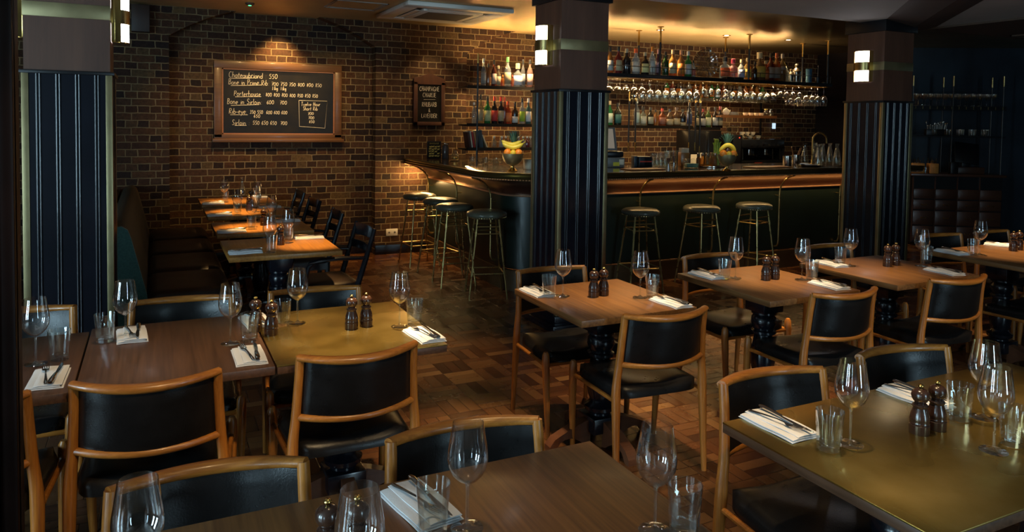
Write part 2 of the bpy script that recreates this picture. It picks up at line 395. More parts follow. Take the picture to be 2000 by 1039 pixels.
    def xform(s, mt): s.v = [tuple(mt @ Vector(v)) for v in s.v]; return s
    def build(s, name, mat, parent=None, smooth=True, ang=35, fixn=True):
        me = bpy.data.meshes.new(name); me.from_pydata(s.v, [], s.f); me.update()
        if fixn:
            bm = bmesh.new(); bm.from_mesh(me); bmesh.ops.recalc_face_normals(bm, faces=bm.faces); bm.to_mesh(me); bm.free()
        if smooth:
            me.shade_smooth()
            if ang: me.set_sharp_from_angle(angle=math.radians(ang))
        me.materials.append(M[mat] if isinstance(mat, str) else mat)
        o = bpy.data.objects.new(name, me); COL.objects.link(o)
        if parent: o.parent = parent
        return o

_ORD = ['first', 'second', 'third', 'fourth', 'fifth', 'sixth', 'seventh', 'eighth', 'ninth', 'tenth', 'eleventh', 'twelfth', 'thirteenth', 'fourteenth', 'fifteenth', 'sixteenth', 'seventeenth', 'eighteenth', 'nineteenth', 'twentieth']
def nth(i):
    if i < 20: return _ORD[i]
    return ('twenty-' if i < 29 else 'thirty-') + _ORD[(i + 1) % 10 - 1] if (i + 1) % 10 else 'thirtieth'
LABELS = {}
def tag(o, label, cat, group=None, kind=None):
    o['label'] = label; o['category'] = cat
    if group: o['group'] = group
    if kind: o['kind'] = kind
    LABELS.setdefault(label, []).append((o.name, group))
    return o
def thing(name, label, cat, loc=(0, 0, 0), rz=0, group=None):
    o = bpy.data.objects.new(name, None); COL.objects.link(o); o.location = loc; o.rotation_euler = (0, 0, rz)
    o.empty_display_size = 0.1
    return tag(o, label, cat, group)
def struct(o):
    o['kind'] = 'structure'; return o
def dup(src, loc, rz=0, label=None, group=None, scale=None):
    c = src.copy(); COL.objects.link(c); c.location = loc; c.rotation_euler = (0, 0, rz)
    if scale: c.scale = (scale,) * 3
    if label: c['label'] = label; LABELS.setdefault(label, []).append((c.name, group or c.get('group')))
    if group: c['group'] = group
    for ch in src.children:
        d = ch.copy(); COL.objects.link(d); d.parent = c
        for g in ch.children:
            e = g.copy(); COL.objects.link(e); e.parent = d
    return c
class Proto:
    """build one, first use moves it, later uses copy it"""
    def __init__(s, root): s.root = root; s.used = False
    def put(s, loc, rz=0, label=None, group=None, scale=None):
        if not s.used:
            s.used = True; o = s.root; o.location = loc; o.rotation_euler = (0, 0, rz)
            if scale: o.scale = (scale,) * 3
            if label: o['label'] = label; LABELS.setdefault(label, []).append((o.name, group))
            if group: o['group'] = group
            return o
        return dup(s.root, loc, rz, label, group, scale)
def raw_thing(name, cat):
    o = bpy.data.objects.new(name, None); COL.objects.link(o); o['category'] = cat; o.empty_display_size = 0.1; return o
# ------------------------------------------------------------------ room shell
ZC, ZD = 2.80, 2.70           # brass ceiling over the bar, plaster ceiling over the dining area
YW, YR = 8.63, 8.80           # brick pier face and recess face
struct(MB().box(-5, 12.5, -3.1, 9.4, -0.1, 0).build('floor', 'parquet', smooth=False))
struct(MB().box(-5, 12.5, 5.24, 9.4, ZC, ZC + .1).build('ceiling', 'brassceil', smooth=False))

# dining ceiling: two plaster fields split by a diagonal beam, and a dark field on the right
c = MB()
c.prism([(-5, -3.1), (-1.54, -3.1), (6.8, 5.24), (-5, 5.24)], ZD, ZC + .1)
struct(c.build('ceiling', 'plaster', smooth=False))
c = MB(); c.prism([(-0.68, -3.1), (7.57, -3.1), (7.57, 5.15)], ZD + .02, ZC + .1)
struct(c.build('ceiling', 'plaster', smooth=False))
c = MB(); c.box(7.57, 12.5, -3.1, 5.24, ZD, ZC + .1)
struct(c.build('ceiling', 'plaster_dark', smooth=False))
# beam with a low ridge
def diag(x, d): return (x, x + d)
bmv = MB()
A0, A1 = (-1.54, -3.1), (6.8, 5.24); R0, R1 = (-1.12, -3.1), (7.22, 5.24); B0, B1 = (-0.68, -3.1), (7.66, 5.24)
bmv.add([(*A0, ZD), (*A1, ZD), (*R1, ZD - .05), (*R0, ZD - .05), (*B1, ZD + .02), (*B0, ZD + .02), (*A0, ZC), (*A1, ZC), (*B1, ZC), (*B0, ZC)],
        [(0, 1, 2, 3), (3, 2, 4, 5), (6, 9, 8, 7), (0, 6, 7, 1), (5, 4, 8, 9), (1, 7, 8, 4, 2), (0, 3, 5, 9, 6)])
b = bmv.build('trim_1', 'beamwood', smooth=False); struct(b)

# brick wall with arched recess
def arch1(x): return 2.49 + 0.37 * max(0, 1 - ((x - 1.27) / 1.12) ** 2)
def arch2(x): return 2.475 + 0.36 * (1 - max(0, (4.55 - x) / 0.99) ** 2) if x < 4.55 else 2.9
w = MB(); TOP = 2.86
def quad(a, b_, c_, d_): w.add([a, b_, c_, d_], [(0, 1, 2, 3)])
def fr(x0, x1, z0, z1, y=YW): quad((x0, y, z0), (x1, y, z0), (x1, y, z1), (x0, y, z1))
fr(-5, 0.15, 0, TOP); fr(2.39, 3.56, 0, TOP)
N_ = 28
for i in range(N_):
    xa = 0.15 + 2.24 * i / N_; xb = 0.15 + 2.24 * (i + 1) / N_
    za, zb = arch1(xa), arch1(xb)
    if min(za, zb) < TOP:
        quad((xa, YW, min(za, TOP)), (xb, YW, min(zb, TOP)), (xb, YW, TOP), (xa, YW, TOP))
    quad((xa, YW, za), (xa, YR, za), (xb, YR, zb), (xb, YW, zb))
for i in range(14):
    xa = 3.56 + 0.99 * i / 14; xb = 3.56 + 0.99 * (i + 1) / 14
    za, zb = arch2(xa), arch2(min(xb, 4.549))
    quad((xa, YW, min(za, TOP)), (xb, YW, min(zb, TOP)), (xb, YW, TOP), (xa, YW, TOP))
    quad((xa, YW, za), (xa, YR, za), (xb, YR, zb), (xb, YW, zb))
fr(0.15, 2.39, 0, 2.9, YR); fr(3.56, 12.5, 0, 2.9, YR)
for x, z in ((0.15, 2.49), (2.39, 2.49), (3.56, 2.475)): quad((x, YW, 0), (x, YR, 0), (x, YR, z), (x, YW, z))
struct(w.build('wall_back', 'brick', smooth=False, fixn=False))
struct(MB().box(-5, 12.5, 9.0, 9.1, 0, 2.9).build('wall_back_outer', 'wallpaint', smooth=False))

# windows behind the camera and on the left let daylight in
def wall_with_openings(name, axis, pos, th, lo, hi, openings, z0, z1, mat):
    m = MB(); pts = sorted(openings)
    def seg(a, b_, za, zb):
        if axis == 'y': m.box(a, b_, pos - th, pos, za, zb)
        else: m.box(pos - th, pos, a, b_, za, zb)
    cur = lo
    for a, b_ in pts:
        seg(cur, a, 0, 2.9); seg(a, b_, 0, z0); seg(a, b_, z1, 2.9); cur = b_
    seg(cur, hi, 0, 2.9)
    o = m.build(name, mat, smooth=False); struct(o); return o
FW = [(-4.3, -3.6), (2.6, 3.2)]
LW = [(-.6, .1), (1.0, 1.7)]
wall_with_openings('wall_front', 'y', -3.0, 0.12, -5, 12.5, FW, 0.3, 2.5, 'wallpaint')
wall_with_openings('wall_left', 'x', -4.7, 0.12, -3.1, 9.4, LW, 0.3, 2.5, 'wallpaint')
k = 0
for axis, lst, pos in (('y', FW, -3.0), ('x', LW, -4.7)):
    for a, b_ in lst:
        k += 1
        f = MB()
        for t in (a, (a + b_) / 2 - .02, b_ - .04):
            if axis == 'y': f.box(t, t + .04, pos - .1, pos - .05, .3, 2.5)
            else: f.box(pos - .1, pos - .05, t, t + .04, .3, 2.5)
        for z in (.3, 1.40, 2.46):
            if axis == 'y': f.box(a, b_, pos - .1, pos - .05, z, z + .04)
            else: f.box(pos - .1, pos - .05, a, b_, z, z + .04)
        struct(f.build('window_%d' % k, 'windowframe', smooth=False))
struct(MB().box(11.6, 11.72, -3.1, 9.4, 0, 2.9).build('wall_right', 'darkwall', smooth=False))
# bar end wall and diagonal corner wall behind the waiter station
struct(MB().box(9.92, 10.02, 7.25, 8.8, 0, 2.8).build('wall_bar_end', 'darkwall', smooth=False))
m = MB(); DW = Matrix.Translation((10.0, 7.25, 0)) @ Matrix.Rotation(math.radians(-33), 4, 'Z')
m.box(0, 1.75, 0, .08, 0, 2.8, DW); m.box(1.75, 1.9, -.06, .08, 0, 2.8, DW)
struct(m.build('wall_diagonal', 'bluewall', smooth=False))
# skirting
sk = MB()
for x0, x1, y in ((-5, .15, YW), (2.39, 3.56, YW), (.15, 2.39, YR), ):
    sk.box(x0, x1, y - .03, y + .0, 0, .115, bev=.004)
struct(sk.build('baseboard_back', 'navy'))
# dark panelled door jamb at the left edge of the picture
def jamb():
    m = MB(); m.box(-1.6, -.262, 1.84, 1.9, 0, 2.7)
    for a, b_, y in ((-.40, -.30, 1.80), (-.52, -.44, 1.815), (-.66, -.56, 1.80)): m.box(a, b_, y, 1.86, 0, 2.7, bev=.01)
    m.box(-.295, -.262, 1.825, 1.86, 0, 2.7, bev=.006)
    return m
struct(jamb().build('door_1', 'jambwood', ang=30))

# ------------------------------------------------------------------ pillars
def bead(cx, out, wide=.006):
    pts = []
    for k in range(7):
        a = PI * k / 6; pts.append((cx - wide * math.cos(a), out + .007 * math.sin(a)))
    return pts
def fluted_outline(w):
    """square ring outline with pairs of beads on every face"""
    h = w / 2; side = [(-h, 0)]
    for fct in (.17, .39, .61, .83):
        cx = -h + w * fct
        side += bead(cx - .008, 0) + bead(cx + .008, 0)
    out = []
    for k in range(4):
        a = k * PI / 2
        for (x, o) in side:
            px, py = x, -(h + o)
            out.append((px * math.cos(a) - py * math.sin(a), px * math.sin(a) + py * math.cos(a)))
    return out
def pillar(cx, cy, label):
    W = .455
    t = thing('pillar', label, 'pillar', (cx, cy, 0)); h = W / 2
    MB().prism(fluted_outline(W - .012), .09, 1.89).build('fluted_shaft', 'navy', t, ang=30)
    for sx in (-1, 1):
        for sy in (-1, 1):
            m = MB(); a, b_ = sx * h, sx * (h - .036)
            m.box(min(a, b_), max(a, b_), min(sy * h, sy * (h - .036)), max(sy * h, sy * (h - .036)), .10, 1.885, bev=.003)
            m.build('corner_strip', 'brassdull', t)
    m = MB(); m.box(-h - .045, h + .045, -h - .045, h + .045, 0, .055, bev=.006); m.box(-h - .02, h + .02, -h - .02, h + .02, .05, .125, bev=.008)
    m.build('plinth', 'navy', t)
    m = MB(); m.box(-h - .012, h + .012, -h - .012, h + .012, 1.88, 1.90, bev=.003); m.build('ledge', 'black', t)
    g = h - .012
    MB().box(-g, g, -g, g, 1.9, 2.60).build('veneer_box', 'veneer', t, smooth=False)
    m = MB(); q = g + .004; m.box(-q, q, -q, q, 2.205, 2.288, bev=.002); m.build('brass_band', 'brassdull', t)
    MB().box(-h - .012, h + .012, -h - .012, h + .012, 2.59, ZD + .02, bev=.003).build('capital', 'black', t)
    return t
PC = (3.045, 5.175); PR_ = (6.73, 5.175); PL = (-0.445, 5.175)
pillar(*PC, 'fluted navy pillar with walnut top in the centre, before the bar corner')
pillar(*PR_, 'fluted navy pillar at right, darkest one, beyond the bar stools')
pillar(*PL, 'fluted navy pillar at left, beside the banquette')

# ------------------------------------------------------------------ sconces
def make_sconce():
    t = raw_thing('wall_sconce', 'wall lamp')     # faces +x, wall plane at x=0
    def half(z0, z1, r, name, mat, x0=.03):
        m = MB(); n = 14; o = [(0, -r)] + [(x0 + (r * 1.0) * math.sin(PI * k / n) * .8, -r * math.cos(PI * k / n)) for k in range(n + 1)] + [(0, r)]
        m.prism(o, z0, z1); return m.build(name, mat, t, ang=40)
    half(-.150, -.045, .078, 'lit_shade', 'sconce'); half(.045, .150, .078, 'lit_shade', 'sconce')
    half(-.042, .042, .083, 'brass_band', 'brass')
    for s_ in (-1, 1):
        m = MB(); m.box(-.002, .02, min(s_ * .094, s_ * .080), max(s_ * .094, s_ * .080), -.155, .155, bev=.002); m.box(.018, .05, min(s_ * .094, s_ * .086), max(s_ * .094, s_ * .086), -.155, .155)
        m.build('side_rail', 'brasspol', t)
    half(-.158, -.152, .082, 'rim', 'brasspol'); half(.152, .158, .082, 'rim', 'brasspol')
    return t
sc = Proto(make_sconce()); G = 'wall lamps on the pillars'; h = .455 / 2 - .008
ZS = 2.247
sc.put((PC[0] - h, PC[1], ZS), PI, 'two-tier lit lamp on the left face of the central pillar', G)
sc.put((PC[0] + h, PC[1], ZS), 0, 'lit lamp on the right face of the central pillar, only its edge showing', G)
sc.put((PL[0] + h, PL[1], ZS), 0, 'two-tier lit lamp on the right face of the left pillar', G)
sc.put((PL[0] - h, PL[1], ZS), PI, 'lit lamp on the left face of the left pillar, at the picture edge', G)
sc.put((PR_[0] - h, PR_[1], ZS), PI, 'two-tier lit lamp on the left face of the right pillar', G)

# ------------------------------------------------------------------ bar counter (L shaped, rounded outer corner)
FX, FY, RC = 3.06, 6.18, .34
def path(off, n=10, y_end=YW - .002, x_end=8.5):
    """outline of the bar front pushed out by off"""
    pts = [(FX - off, y_end), (FX - off, FY + RC)]
    for k in range(1, n + 1):
        a = PI + (PI / 2) * k / n
        pts.append((FX + RC + (RC + off) * math.cos(a), FY + RC + (RC + off) * math.sin(a)))
    pts.append((x_end, FY - off)); return pts
def sweep(prof, closed=True, **kw):
    """profile of (offset, z) swept along the front"""
    m = MB(); rows = [path(o, **kw) for o, z in prof]; K = len(rows[0]); P_ = len(prof)
    vs = [(rows[j][i][0], rows[j][i][1], prof[j][1]) for i in range(K) for j in range(P_)]
    fs = []
    for i in range(K - 1):
        for j in range(P_ if closed else P_ - 1):
            j2 = (j + 1) % P_; fs.append((i * P_ + j, (i + 1) * P_ + j, (i + 1) * P_ + j2, i * P_ + j2))
    if closed: fs += [tuple(range(P_)), tuple(range((K - 1) * P_, K * P_))]
    return m.add(vs, fs)
bar = thing('bar_counter', 'L-shaped bar counter with dark green front and bronze-edged dark top', 'bar counter', (0, 0, 0))
sweep([(0, .21), (0, .92), (-.03, .92), (-.03, .21)]).build('front_panel', 'green', bar, ang=50)
sweep([(.02, .0), (.02, .20), (-.02, .20), (-.02, .0)]).build('kick_board', 'kick', bar, ang=50)
sweep([(.012, .915), (.024, .920), (.026, .928), (.016, .934), (-.002, .934), (-.002, .918)]).build('copper_strip', 'copper', bar, ang=60)
sweep([(.004, .934), (.012, .965), (.035, 1.005), (.08, 1.045), (.14, 1.070), (.25, 1.085), (.25, 1.09), (-.02, 1.09), (-.02, .934)]).build('curved_apron', 'apron', bar, ang=40)
TOPZ = 1.163
sweep([(.25, 1.082), (.296, 1.092), (.306, 1.106), (.296, 1.114), (.311, 1.120), (.316, 1.130), (.306, 1.138), (.314, 1.146), (.32, 1.156), (.313, TOPZ), (.26, TOPZ), (.25, 1.15)]).build('edge_moulding', 'countermould', bar, ang=25)
beads = MB(); row = path(.306, 12)
for i in range(len(row) - 1):
    a, b_ = Vector(row[i]), Vector(row[i + 1]); L = (b_ - a).length; n = max(1, int(L / .026))
    for q in range(n):
        p = a.lerp(b_, (q + .5) / n)
        beads.box(p.x - .007, p.x + .007, p.y - .007, p.y + .007, 1.095, 1.104)
bo = beads.build('bead_row', 'copper', bar, smooth=False); bo['kind'] = 'stuff'
ctop = path(.265) + [(8.5, 6.80), (3.72, 6.80), (3.72, YW - .002)]
MB().prism(ctop, 1.09, TOPZ - .001).build('countertop', 'counter', bar, smooth=False)
# brass brackets that bend down from the counter to a foot
def bracket(x, y, dx, dy):
    m = MB(); o = .06
    def P(d, z): return (x + dx * d, y + dy * d, z)
    pts = [P(.27, 1.085), P(.245, 1.08), P(.19, 1.06), P(.13, 1.02), P(.09, .975), P(.067, .92), P(o, .86), P(o, .33), P(o - .004, .295), P(o - .02, .265), P(.01, .255), P(-.01, .255)]
    m.tube(pts, .0095, 10)
    m.tube([P(o, .84), P(0, .84)], .005, 8)
    return m
for x in (4.446, 5.403, 6.372, 7.345): bracket(x, FY, 0, -1).build('brass_bracket', 'brass', bar)
for y in (8.444, 7.52, 6.60): bracket(FX, y, -1, 0).build('brass_bracket', 'brass', bar)

# back bar: worktop with dark base behind the counter
t = thing('back_bar', 'dark worktop along the brick wall behind the bar', 'worktop')
MB().box(3.6, 9.9, 8.02, 8.62, .86, .92, bev=.005).build('worktop', 'counter', t)
MB().box(3.65, 9.88, 8.1, 8.6, 0, .86).build('base_cabinet', 'black', t, smooth=False)

# ------------------------------------------------------------------ bar stools
def make_stool():
    t = raw_thing('bar_stool', 'stool')
    MB().lathe([(.0, .735), (.15, .735), (.172, .742), (.186, .756), (.19, .772), (.183, .788), (.160, .801), (.11, .809), (.05, .812), (0, .813)], 40).build('seat', 'stool_leather', t, ang=60)
    m = MB()
    for k in range(48):
        a = 2 * PI * k / 48; m.box(-.0035, .0035, -.0035, .0035, -.0035, .0035, Matrix.Translation((.183 * math.cos(a), .183 * math.sin(a), .749)) @ Matrix.Rotation(a, 4, 'Z'))
    s = m.build('stud_row', 'brass', t, smooth=False); s['kind'] = 'stuff'
    def leg(k, z):
        a = PI / 4 + k * PI / 2; r_ = .135 + (.78 - z) / .78 * .115
        return Vector((r_ * math.cos(a), r_ * math.sin(a), z))
    for k in range(4):
        m = MB(); m.tube([leg(k, .736), leg(k, .0)], .0085, 10)
        for z in (.60, .235): p = leg(k, z); m.tube([leg(k, z + .022), leg(k, z - .022)], .0125, 10)
        m.tube([leg(k, .52), leg(k, .51)], .011, 10)
        m.build('leg', 'brass', t)
    for z, nm in ((.665, 'upper_ring'), (.60, 'upper_ring'), (.235, 'foot_ring')):
        if z == .665:
            for k in (0, 2): MB().tube([leg(k, z), leg(k + 1, z)], .0072, 8).build('upper_bar', 'brass', t)
            continue
        m = MB()
        for k in range(4): m.tube([leg(k, z), leg((k + 1) % 4, z)], .0072, 8)
        m.build(nm, 'brass', t)
    return t
st = Proto(make_stool()); G = 'stools along the bar'
for (x, y, rz, lab) in [(2.795, 6.24, -.28, 'brass-legged bar stool at the bar corner, nearest of the four left stools'),
                        (2.70, 6.82, -.1, 'brass-legged bar stool second from the bar corner on the left'),
                        (2.75, 7.35, .15, 'brass-legged bar stool second from the brick wall'),
                        (2.70, 7.89, .05, 'brass-legged bar stool closest to the brick wall'),
                        (4.285, 5.88, -.2, 'brass-legged bar stool just right of the central pillar'),
                        (5.05, 5.887, .1, 'brass-legged bar stool in the middle of the three right stools'),
                        (5.766, 5.887, .22, 'brass-legged bar stool nearest the right pillar')]:
    st.put((x, y, 0), rz, lab, G)
# ------------------------------------------------------------------ dining tables
def column_parts(t, cx, cy, deep=.3):
    z1 = .705
    m = MB(); m.box(cx - .075, cx + .075, cy - .075, cy + .075, .58, z1, bev=.006); m.box(cx - .16, cx + .16, cy - .16, cy + .16, z1, .72)
    m.lathe([(.055, .10), (.055, .16), (.078, .175), (.082, .195), (.060, .21), (.052, .225), (.062, .25), (.070, .30), (.066, .36), (.052, .43), (.050, .445), (.070, .455), (.070, .468), (.055, .475), (.058, .485), (.072, .515), (.068, .545), (.055, .56), (.070, .567), (.070, .578), (.055, .585)], 28, (cx, cy, 0))
    m.box(cx - .082, cx + .082, cy - .082, cy + .082, .07, .15, bev=.006)
    m.build('column', 'navy', t, ang=40)
    for k in range(4):
        a = k * PI / 2 + (PI / 4 if deep < .3 else 0)
        m = MB(); n = 9
        def P(u, v): return None
        pts_t = []; pts_b = []
        for i in range(n):
            u = i / (n - 1); r_ = .07 + .235 * u; zt = .135 - .085 * u ** 1.3 if i < n - 1 else .03
            zb = max(0.0, .075 * math.sin(PI * min(1, (1 - u) * 1.1)) * .75) if i < n - 1 else 0.0
            if u > .8: zb = 0
            pts_t.append((r_, zt)); pts_b.append((r_, zb))
        o = pts_b + pts_t[::-1]; w_ = .028
        vs = [Vector((x_, s_ * w_, z_)) for s_ in (-1, 1) for x_, z_ in o]; K = len(o)
        fs = []
        for i in range(n - 1):
            a0, b0, c0, d0 = i, i + 1, K - 2 - i, K - 1 - i
            fs += [(a0, b0, c0, d0), (K + d0, K + c0, K + b0, K + a0)]
        fs += [(i, (i + 1) % K, K + (i + 1) % K, K + i) for i in range(K)]
        R = Matrix.Translation((cx, cy, 0)) @ Matrix.Rotation(a, 4, 'Z')
        m.add([R @ v for v in vs], fs); m.build('foot', 'foot', t, ang=40)
def table(x0, x1, y0, y1, label, top='tablewood', cols=1, group=None):
    cx, cy = (x0 + x1) / 2, (y0 + y1) / 2
    t = thing('dining_table', label, 'table', (cx, cy, 0), 0, group)
    hx, hy = (x1 - x0) / 2 - .0015, (y1 - y0) / 2
    if top == 'brasstop':
        m = MB(); m.box(-hx, hx, -hy, hy, .718, .7465, bev=.002); m.build('tabletop', 'darktable', t, ang=40)
        m = MB(); m.box(-hx - .0008, hx + .0008, -hy - .0008, hy + .0008, .7445, .75, bev=.0015); m.build('brass_sheet', 'brasstop', t, ang=40)
    else:
        m = MB(); m.box(-hx, hx, -hy, hy, .718, .75, bev=.003); m.build('tabletop', top, t, ang=40)
    if cols == 1: column_parts(t, 0, 0)
    else:
        for s in (-1, 1): column_parts(t, s * (hx - .34), 0)
    return t
TA = 'tables in the second row'
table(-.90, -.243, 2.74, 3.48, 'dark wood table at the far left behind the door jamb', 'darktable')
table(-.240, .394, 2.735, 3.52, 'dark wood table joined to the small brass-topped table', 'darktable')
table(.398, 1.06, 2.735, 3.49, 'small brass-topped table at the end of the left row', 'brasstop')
table(1.735, 2.40, 2.81, 3.50, 'square wood table in front of the central pillar')
table(2.82, 3.49, 2.75, 3.49, 'square wood table between the two middle wood tables right of the pillar')
table(3.785, 4.54, 2.745, 3.45, 'square wood table in front of the right pillar')
table(5.05, 6.45, 2.76, 3.45, 'wood table at the right edge of the second row', cols=2)
table(-.17, 1.112, 1.045, 1.74, 'long wood table at the bottom of the picture', 'tablewood', cols=2)
table(1.548, 2.96, 1.00, 1.685, 'large brass-topped table in the right foreground', 'brasstop', cols=2)
BT = [(4.95, 5.66, 'wood table by the banquette, nearest of its row of four'), (5.93, 6.62, 'wood table by the banquette, second of its row'),
      (6.96, 7.67, 'wood table by the banquette, third of its row'), (7.90, 8.58, 'wood table by the banquette, right against the brick wall')]
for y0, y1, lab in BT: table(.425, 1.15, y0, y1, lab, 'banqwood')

# ------------------------------------------------------------------ teak dining chairs
def make_chair():
    t = raw_thing('dining_chair', 'chair')           # sits facing +y
    def post(s, z):
        """centre line of a rear post: foot, seat, top"""
        P = [(0, .240, -.215), (.22, .238, -.200), (.42, .236, -.188), (.47, .234, -.188), (.56, .224, -.192), (.70, .217, -.206), (.80, .214, -.222)]
        for (za, xa, ya), (zb, xb, yb) in zip(P, P[1:]):
            if z <= zb: u = (z - za) / (zb - za); return Vector((s * (xa + (xb - xa) * u), ya + (yb - ya) * u, z))
        return Vector((s * P[-1][1], P[-1][2], z))
    for s in (-1, 1):
        m = MB(); zs = [0, .1, .22, .34, .42, .46, .50, .55, .60, .65, .70, .76, .790]
        m.tube([post(s, z) for z in zs], [.0125, .0145, .0175, .0200, .0212, .0200, .0185, .0180, .0175, .0170, .0165, .0165, .0155], 14, up=(0, 1, 0))
        m.build('rear_leg', 'teak', t, ang=60)
        m = MB(); m.tube([(s * .240, .220, 0), (s * .246, .217, .15), (s * .250, .211, .30), (s * .252, .206, .40), (s * .252, .205, .44), (s * .252, .205, .456)],
                         [.012, .016, .0195, .021, .019, .011], 14, up=(0, 1, 0))
        m.build('front_leg', 'teak', t, ang=60)
    def rail(z, r_, bow, drop, over=0.0):
        pts = []; n = 17; e = post(1, z)
        for i in range(n):
            u = -1 + 2 * i / (n - 1); pts.append(Vector((u * (e.x + over), e.y - bow * (1 - u * u), z - drop * (1 - u * u))))
        return pts
    m = MB(); m.tube(rail(.786, .016, .075, .010, .006), [.0165] + [.0175 + .004 * math.sin(PI * i / 14) for i in range(15)] + [.0165], 14, sx=.78, up=(0, 1, 0)); m.build('top_rail', 'teak_x', t, ang=60)
    m = MB(); m.tube(rail(.558, .012, .070, .008), [.014] + [.0135] * 15 + [.014], 12, up=(0, 1, 0)); m.build('lower_rail', 'teak_x', t, ang=60)
    # upholstered back panel between the rails
    def bp(off):
        def f(u, v):
            z0_ = .566 + (.776 - .566) * v; U = -1 + 2 * u; z = z0_ - .009 * (1 - U * U); e = post(1, z0_)
            bow = .070 + .005 * v; w = e.x - .012; edge = min(1, 6 * min(u, 1 - u)) ** .5 * min(1, 8 * min(v, 1 - v)) ** .5
            return Vector((U * w, e.y - bow * (1 - U * U) + off * (.006 + .007 * edge), z))
        return f
    MB().slab(bp(1), bp(-1), 15, 9).build('back_pad', 'leather', t, ang=60)
    # seat
    def seat(top):
        def f(u, v):
            U, V = -1 + 2 * u, -1 + 2 * v
            w = .222 + .026 * (V + 1) / 2
            rr = max(abs(U), abs(V)); k = max(0, (abs(U) ** 6 + abs(V) ** 6)) ** (1 / 6)
            if k > 1: U, V = U / k, V / k
            y = .006 + .205 * V; edge = 1 - min(1, rr) ** 7
            if top: z = .418 + .036 * edge ** .5 - .010 * (1 - U * U) * (1 - V * V * .5) + .003 * math.sin(5 * U + 3 * V)
            else: z = .392 - .004 * edge
            return Vector((U * w, y, z))
        return f
    MB().slab(seat(True), seat(False), 21, 21).build('seat', 'leather', t, ang=70)
    m = MB()
    for s in (-1, 1): m.tube([post(s, .385) + Vector((0, .01, 0)), (s * .250, .20, .385)], .010, 10)
    m.tube([(-.250, .203, .385), (.250, .203, .385)], .010, 10); m.build('seat_rail', 'teak_x', t)
    return t
ch = Proto(make_chair()); G1 = 'teak chairs around the dining tables'
def cpos(x, ytop, facing):
    """chair whose back top stands at (x, ytop)"""
    return (x, ytop + .235 * facing, 0), (0 if facing > 0 else PI)
CH = [(-.565, 2.67, 1, .05, 'teak chair with its back to us, cut by the door jamb at far left'),
      (.002, 2.665, 1, .11, 'teak chair with its back to us at the dark wood table on the left'),
      (.687, 2.675, 1, .0, 'teak chair with its back to us at the small brass-topped table'),
      (2.125, 2.67, 1, .066, 'teak chair with its back to us at the wood table by the central pillar'),
      (3.25, 2.635, 1, .05, 'teak chair with its back to us at the second wood table right of the pillar'),
      (4.17, 2.62, 1, .08, 'teak chair with its back to us at the table before the right pillar'),
      (5.36, 2.64, 1, 0, 'dark seat of a chair at the near side of the rightmost table'),
      (-.55, 3.81, -1, .03, 'teak chair on the far side of the leftmost table, beside the left pillar'),
      (.10, 3.755, -1, .09, 'teak chair on the far side of the dark wood table, before the banquette'),
      (.712, 3.72, -1, .065, 'teak chair on the far side of the small brass-topped table'),
      (2.077, 3.725, -1, .025, 'teak chair on the far side of the wood table by the central pillar'),
      (3.265, 3.72, -1, .0, 'teak chair on the far side of the second wood table right of the pillar'),
      (4.33, 3.70, -1, 0, 'teak chair mostly hidden behind the glasses of the table before the right pillar'),
      (5.62, 3.74, -1, .08, 'teak chair on the far side of the rightmost table, left one'),
      (6.23, 3.70, -1, 0, 'teak chair on the far side of the rightmost table, right one'),
      (.104, 1.89, -1, .076, 'teak chair behind the bottom table, left one, partly under its edge'),
      (.767, 1.878, -1, .068, 'teak chair behind the bottom table, right one, centre of the picture'),
      (1.903, 1.857, -1, .066, 'teak chair behind the left half of the large brass-topped table'),
      (2.565, 1.856, -1, .12, 'teak chair behind the right half of the large brass-topped table')]
for x, y, fc, dr, lab in CH:
    loc, rz = cpos(x, y, fc); ch.put(loc, rz - dr, lab, G1)

# ------------------------------------------------------------------ black ladder-back armchairs at the banquette tables
def make_ladder():
    t = raw_thing('ladder_back_armchair', 'chair')
    for s in (-1, 1):
        m = MB(); m.tube([(s * .2, -.20, 0), (s * .205, -.19, .42), (s * .215, -.25, .62), (s * .22, -.315, .84)], [.016, .021, .019, .014], 8, sx=1.1); m.build('rear_leg', 'blackwood', t)
        m = MB(); m.tube([(s * .225, .22, 0), (s * .23, .215, .44), (s * .24, .17, .60), (s * .24, .13, .632)], [.015, .020, .016, .014], 8); m.build('front_leg', 'blackwood', t)
        m = MB(); m.tube([(s * .215, -.245, .63), (s * .235, -.05, .645), (s * .24, .10, .64), (s * .24, .17, .625)], [.012, .017, .018, .013], 10, sx=1.5); m.build('armrest', 'blackwood', t)
    for z, h_ in ((.79, .045), (.68, .03)):
        m = MB()
        def f(off):
            return lambda u, v: Vector((-.205 + .41 * u, -.20 - (z - .42) * .29 - .035 * math.sin(PI * u) + off, z - h_ + 2 * h_ * v))
        m.slab(f(.009), f(-.009), 11, 3); m.build('back_slat', 'blackwood', t)
    def seat(top):
        def f(u, v):
            U, V = -1 + 2 * u, -1 + 2 * v; k = max(1e-6, (abs(U) ** 5 + abs(V) ** 5)) ** .2
            if k > 1: U, V = U / k, V / k
            e = 1 - min(1, max(abs(-1 + 2 * u), abs(-1 + 2 * v))) ** 6
            return Vector((U * .225, .01 + .225 * V, (.445 + .03 * e) if top else .425))
        return f
    MB().slab(seat(1), seat(0), 13, 13).build('seat', 'bench_leather', t, ang=70)
    m = MB(); m.box(-.21, .21, -.2, -.17, .37, .425); m.box(-.21, .21, .19, .22, .37, .425); m.box(-.22, -.19, -.18, .2, .37, .425); m.box(.19, .22, -.18, .2, .37, .425)
    m.build('seat_frame', 'blackwood', t, smooth=False)
    return t
lc = Proto(make_ladder()); G2 = 'black armchairs across from the banquette'
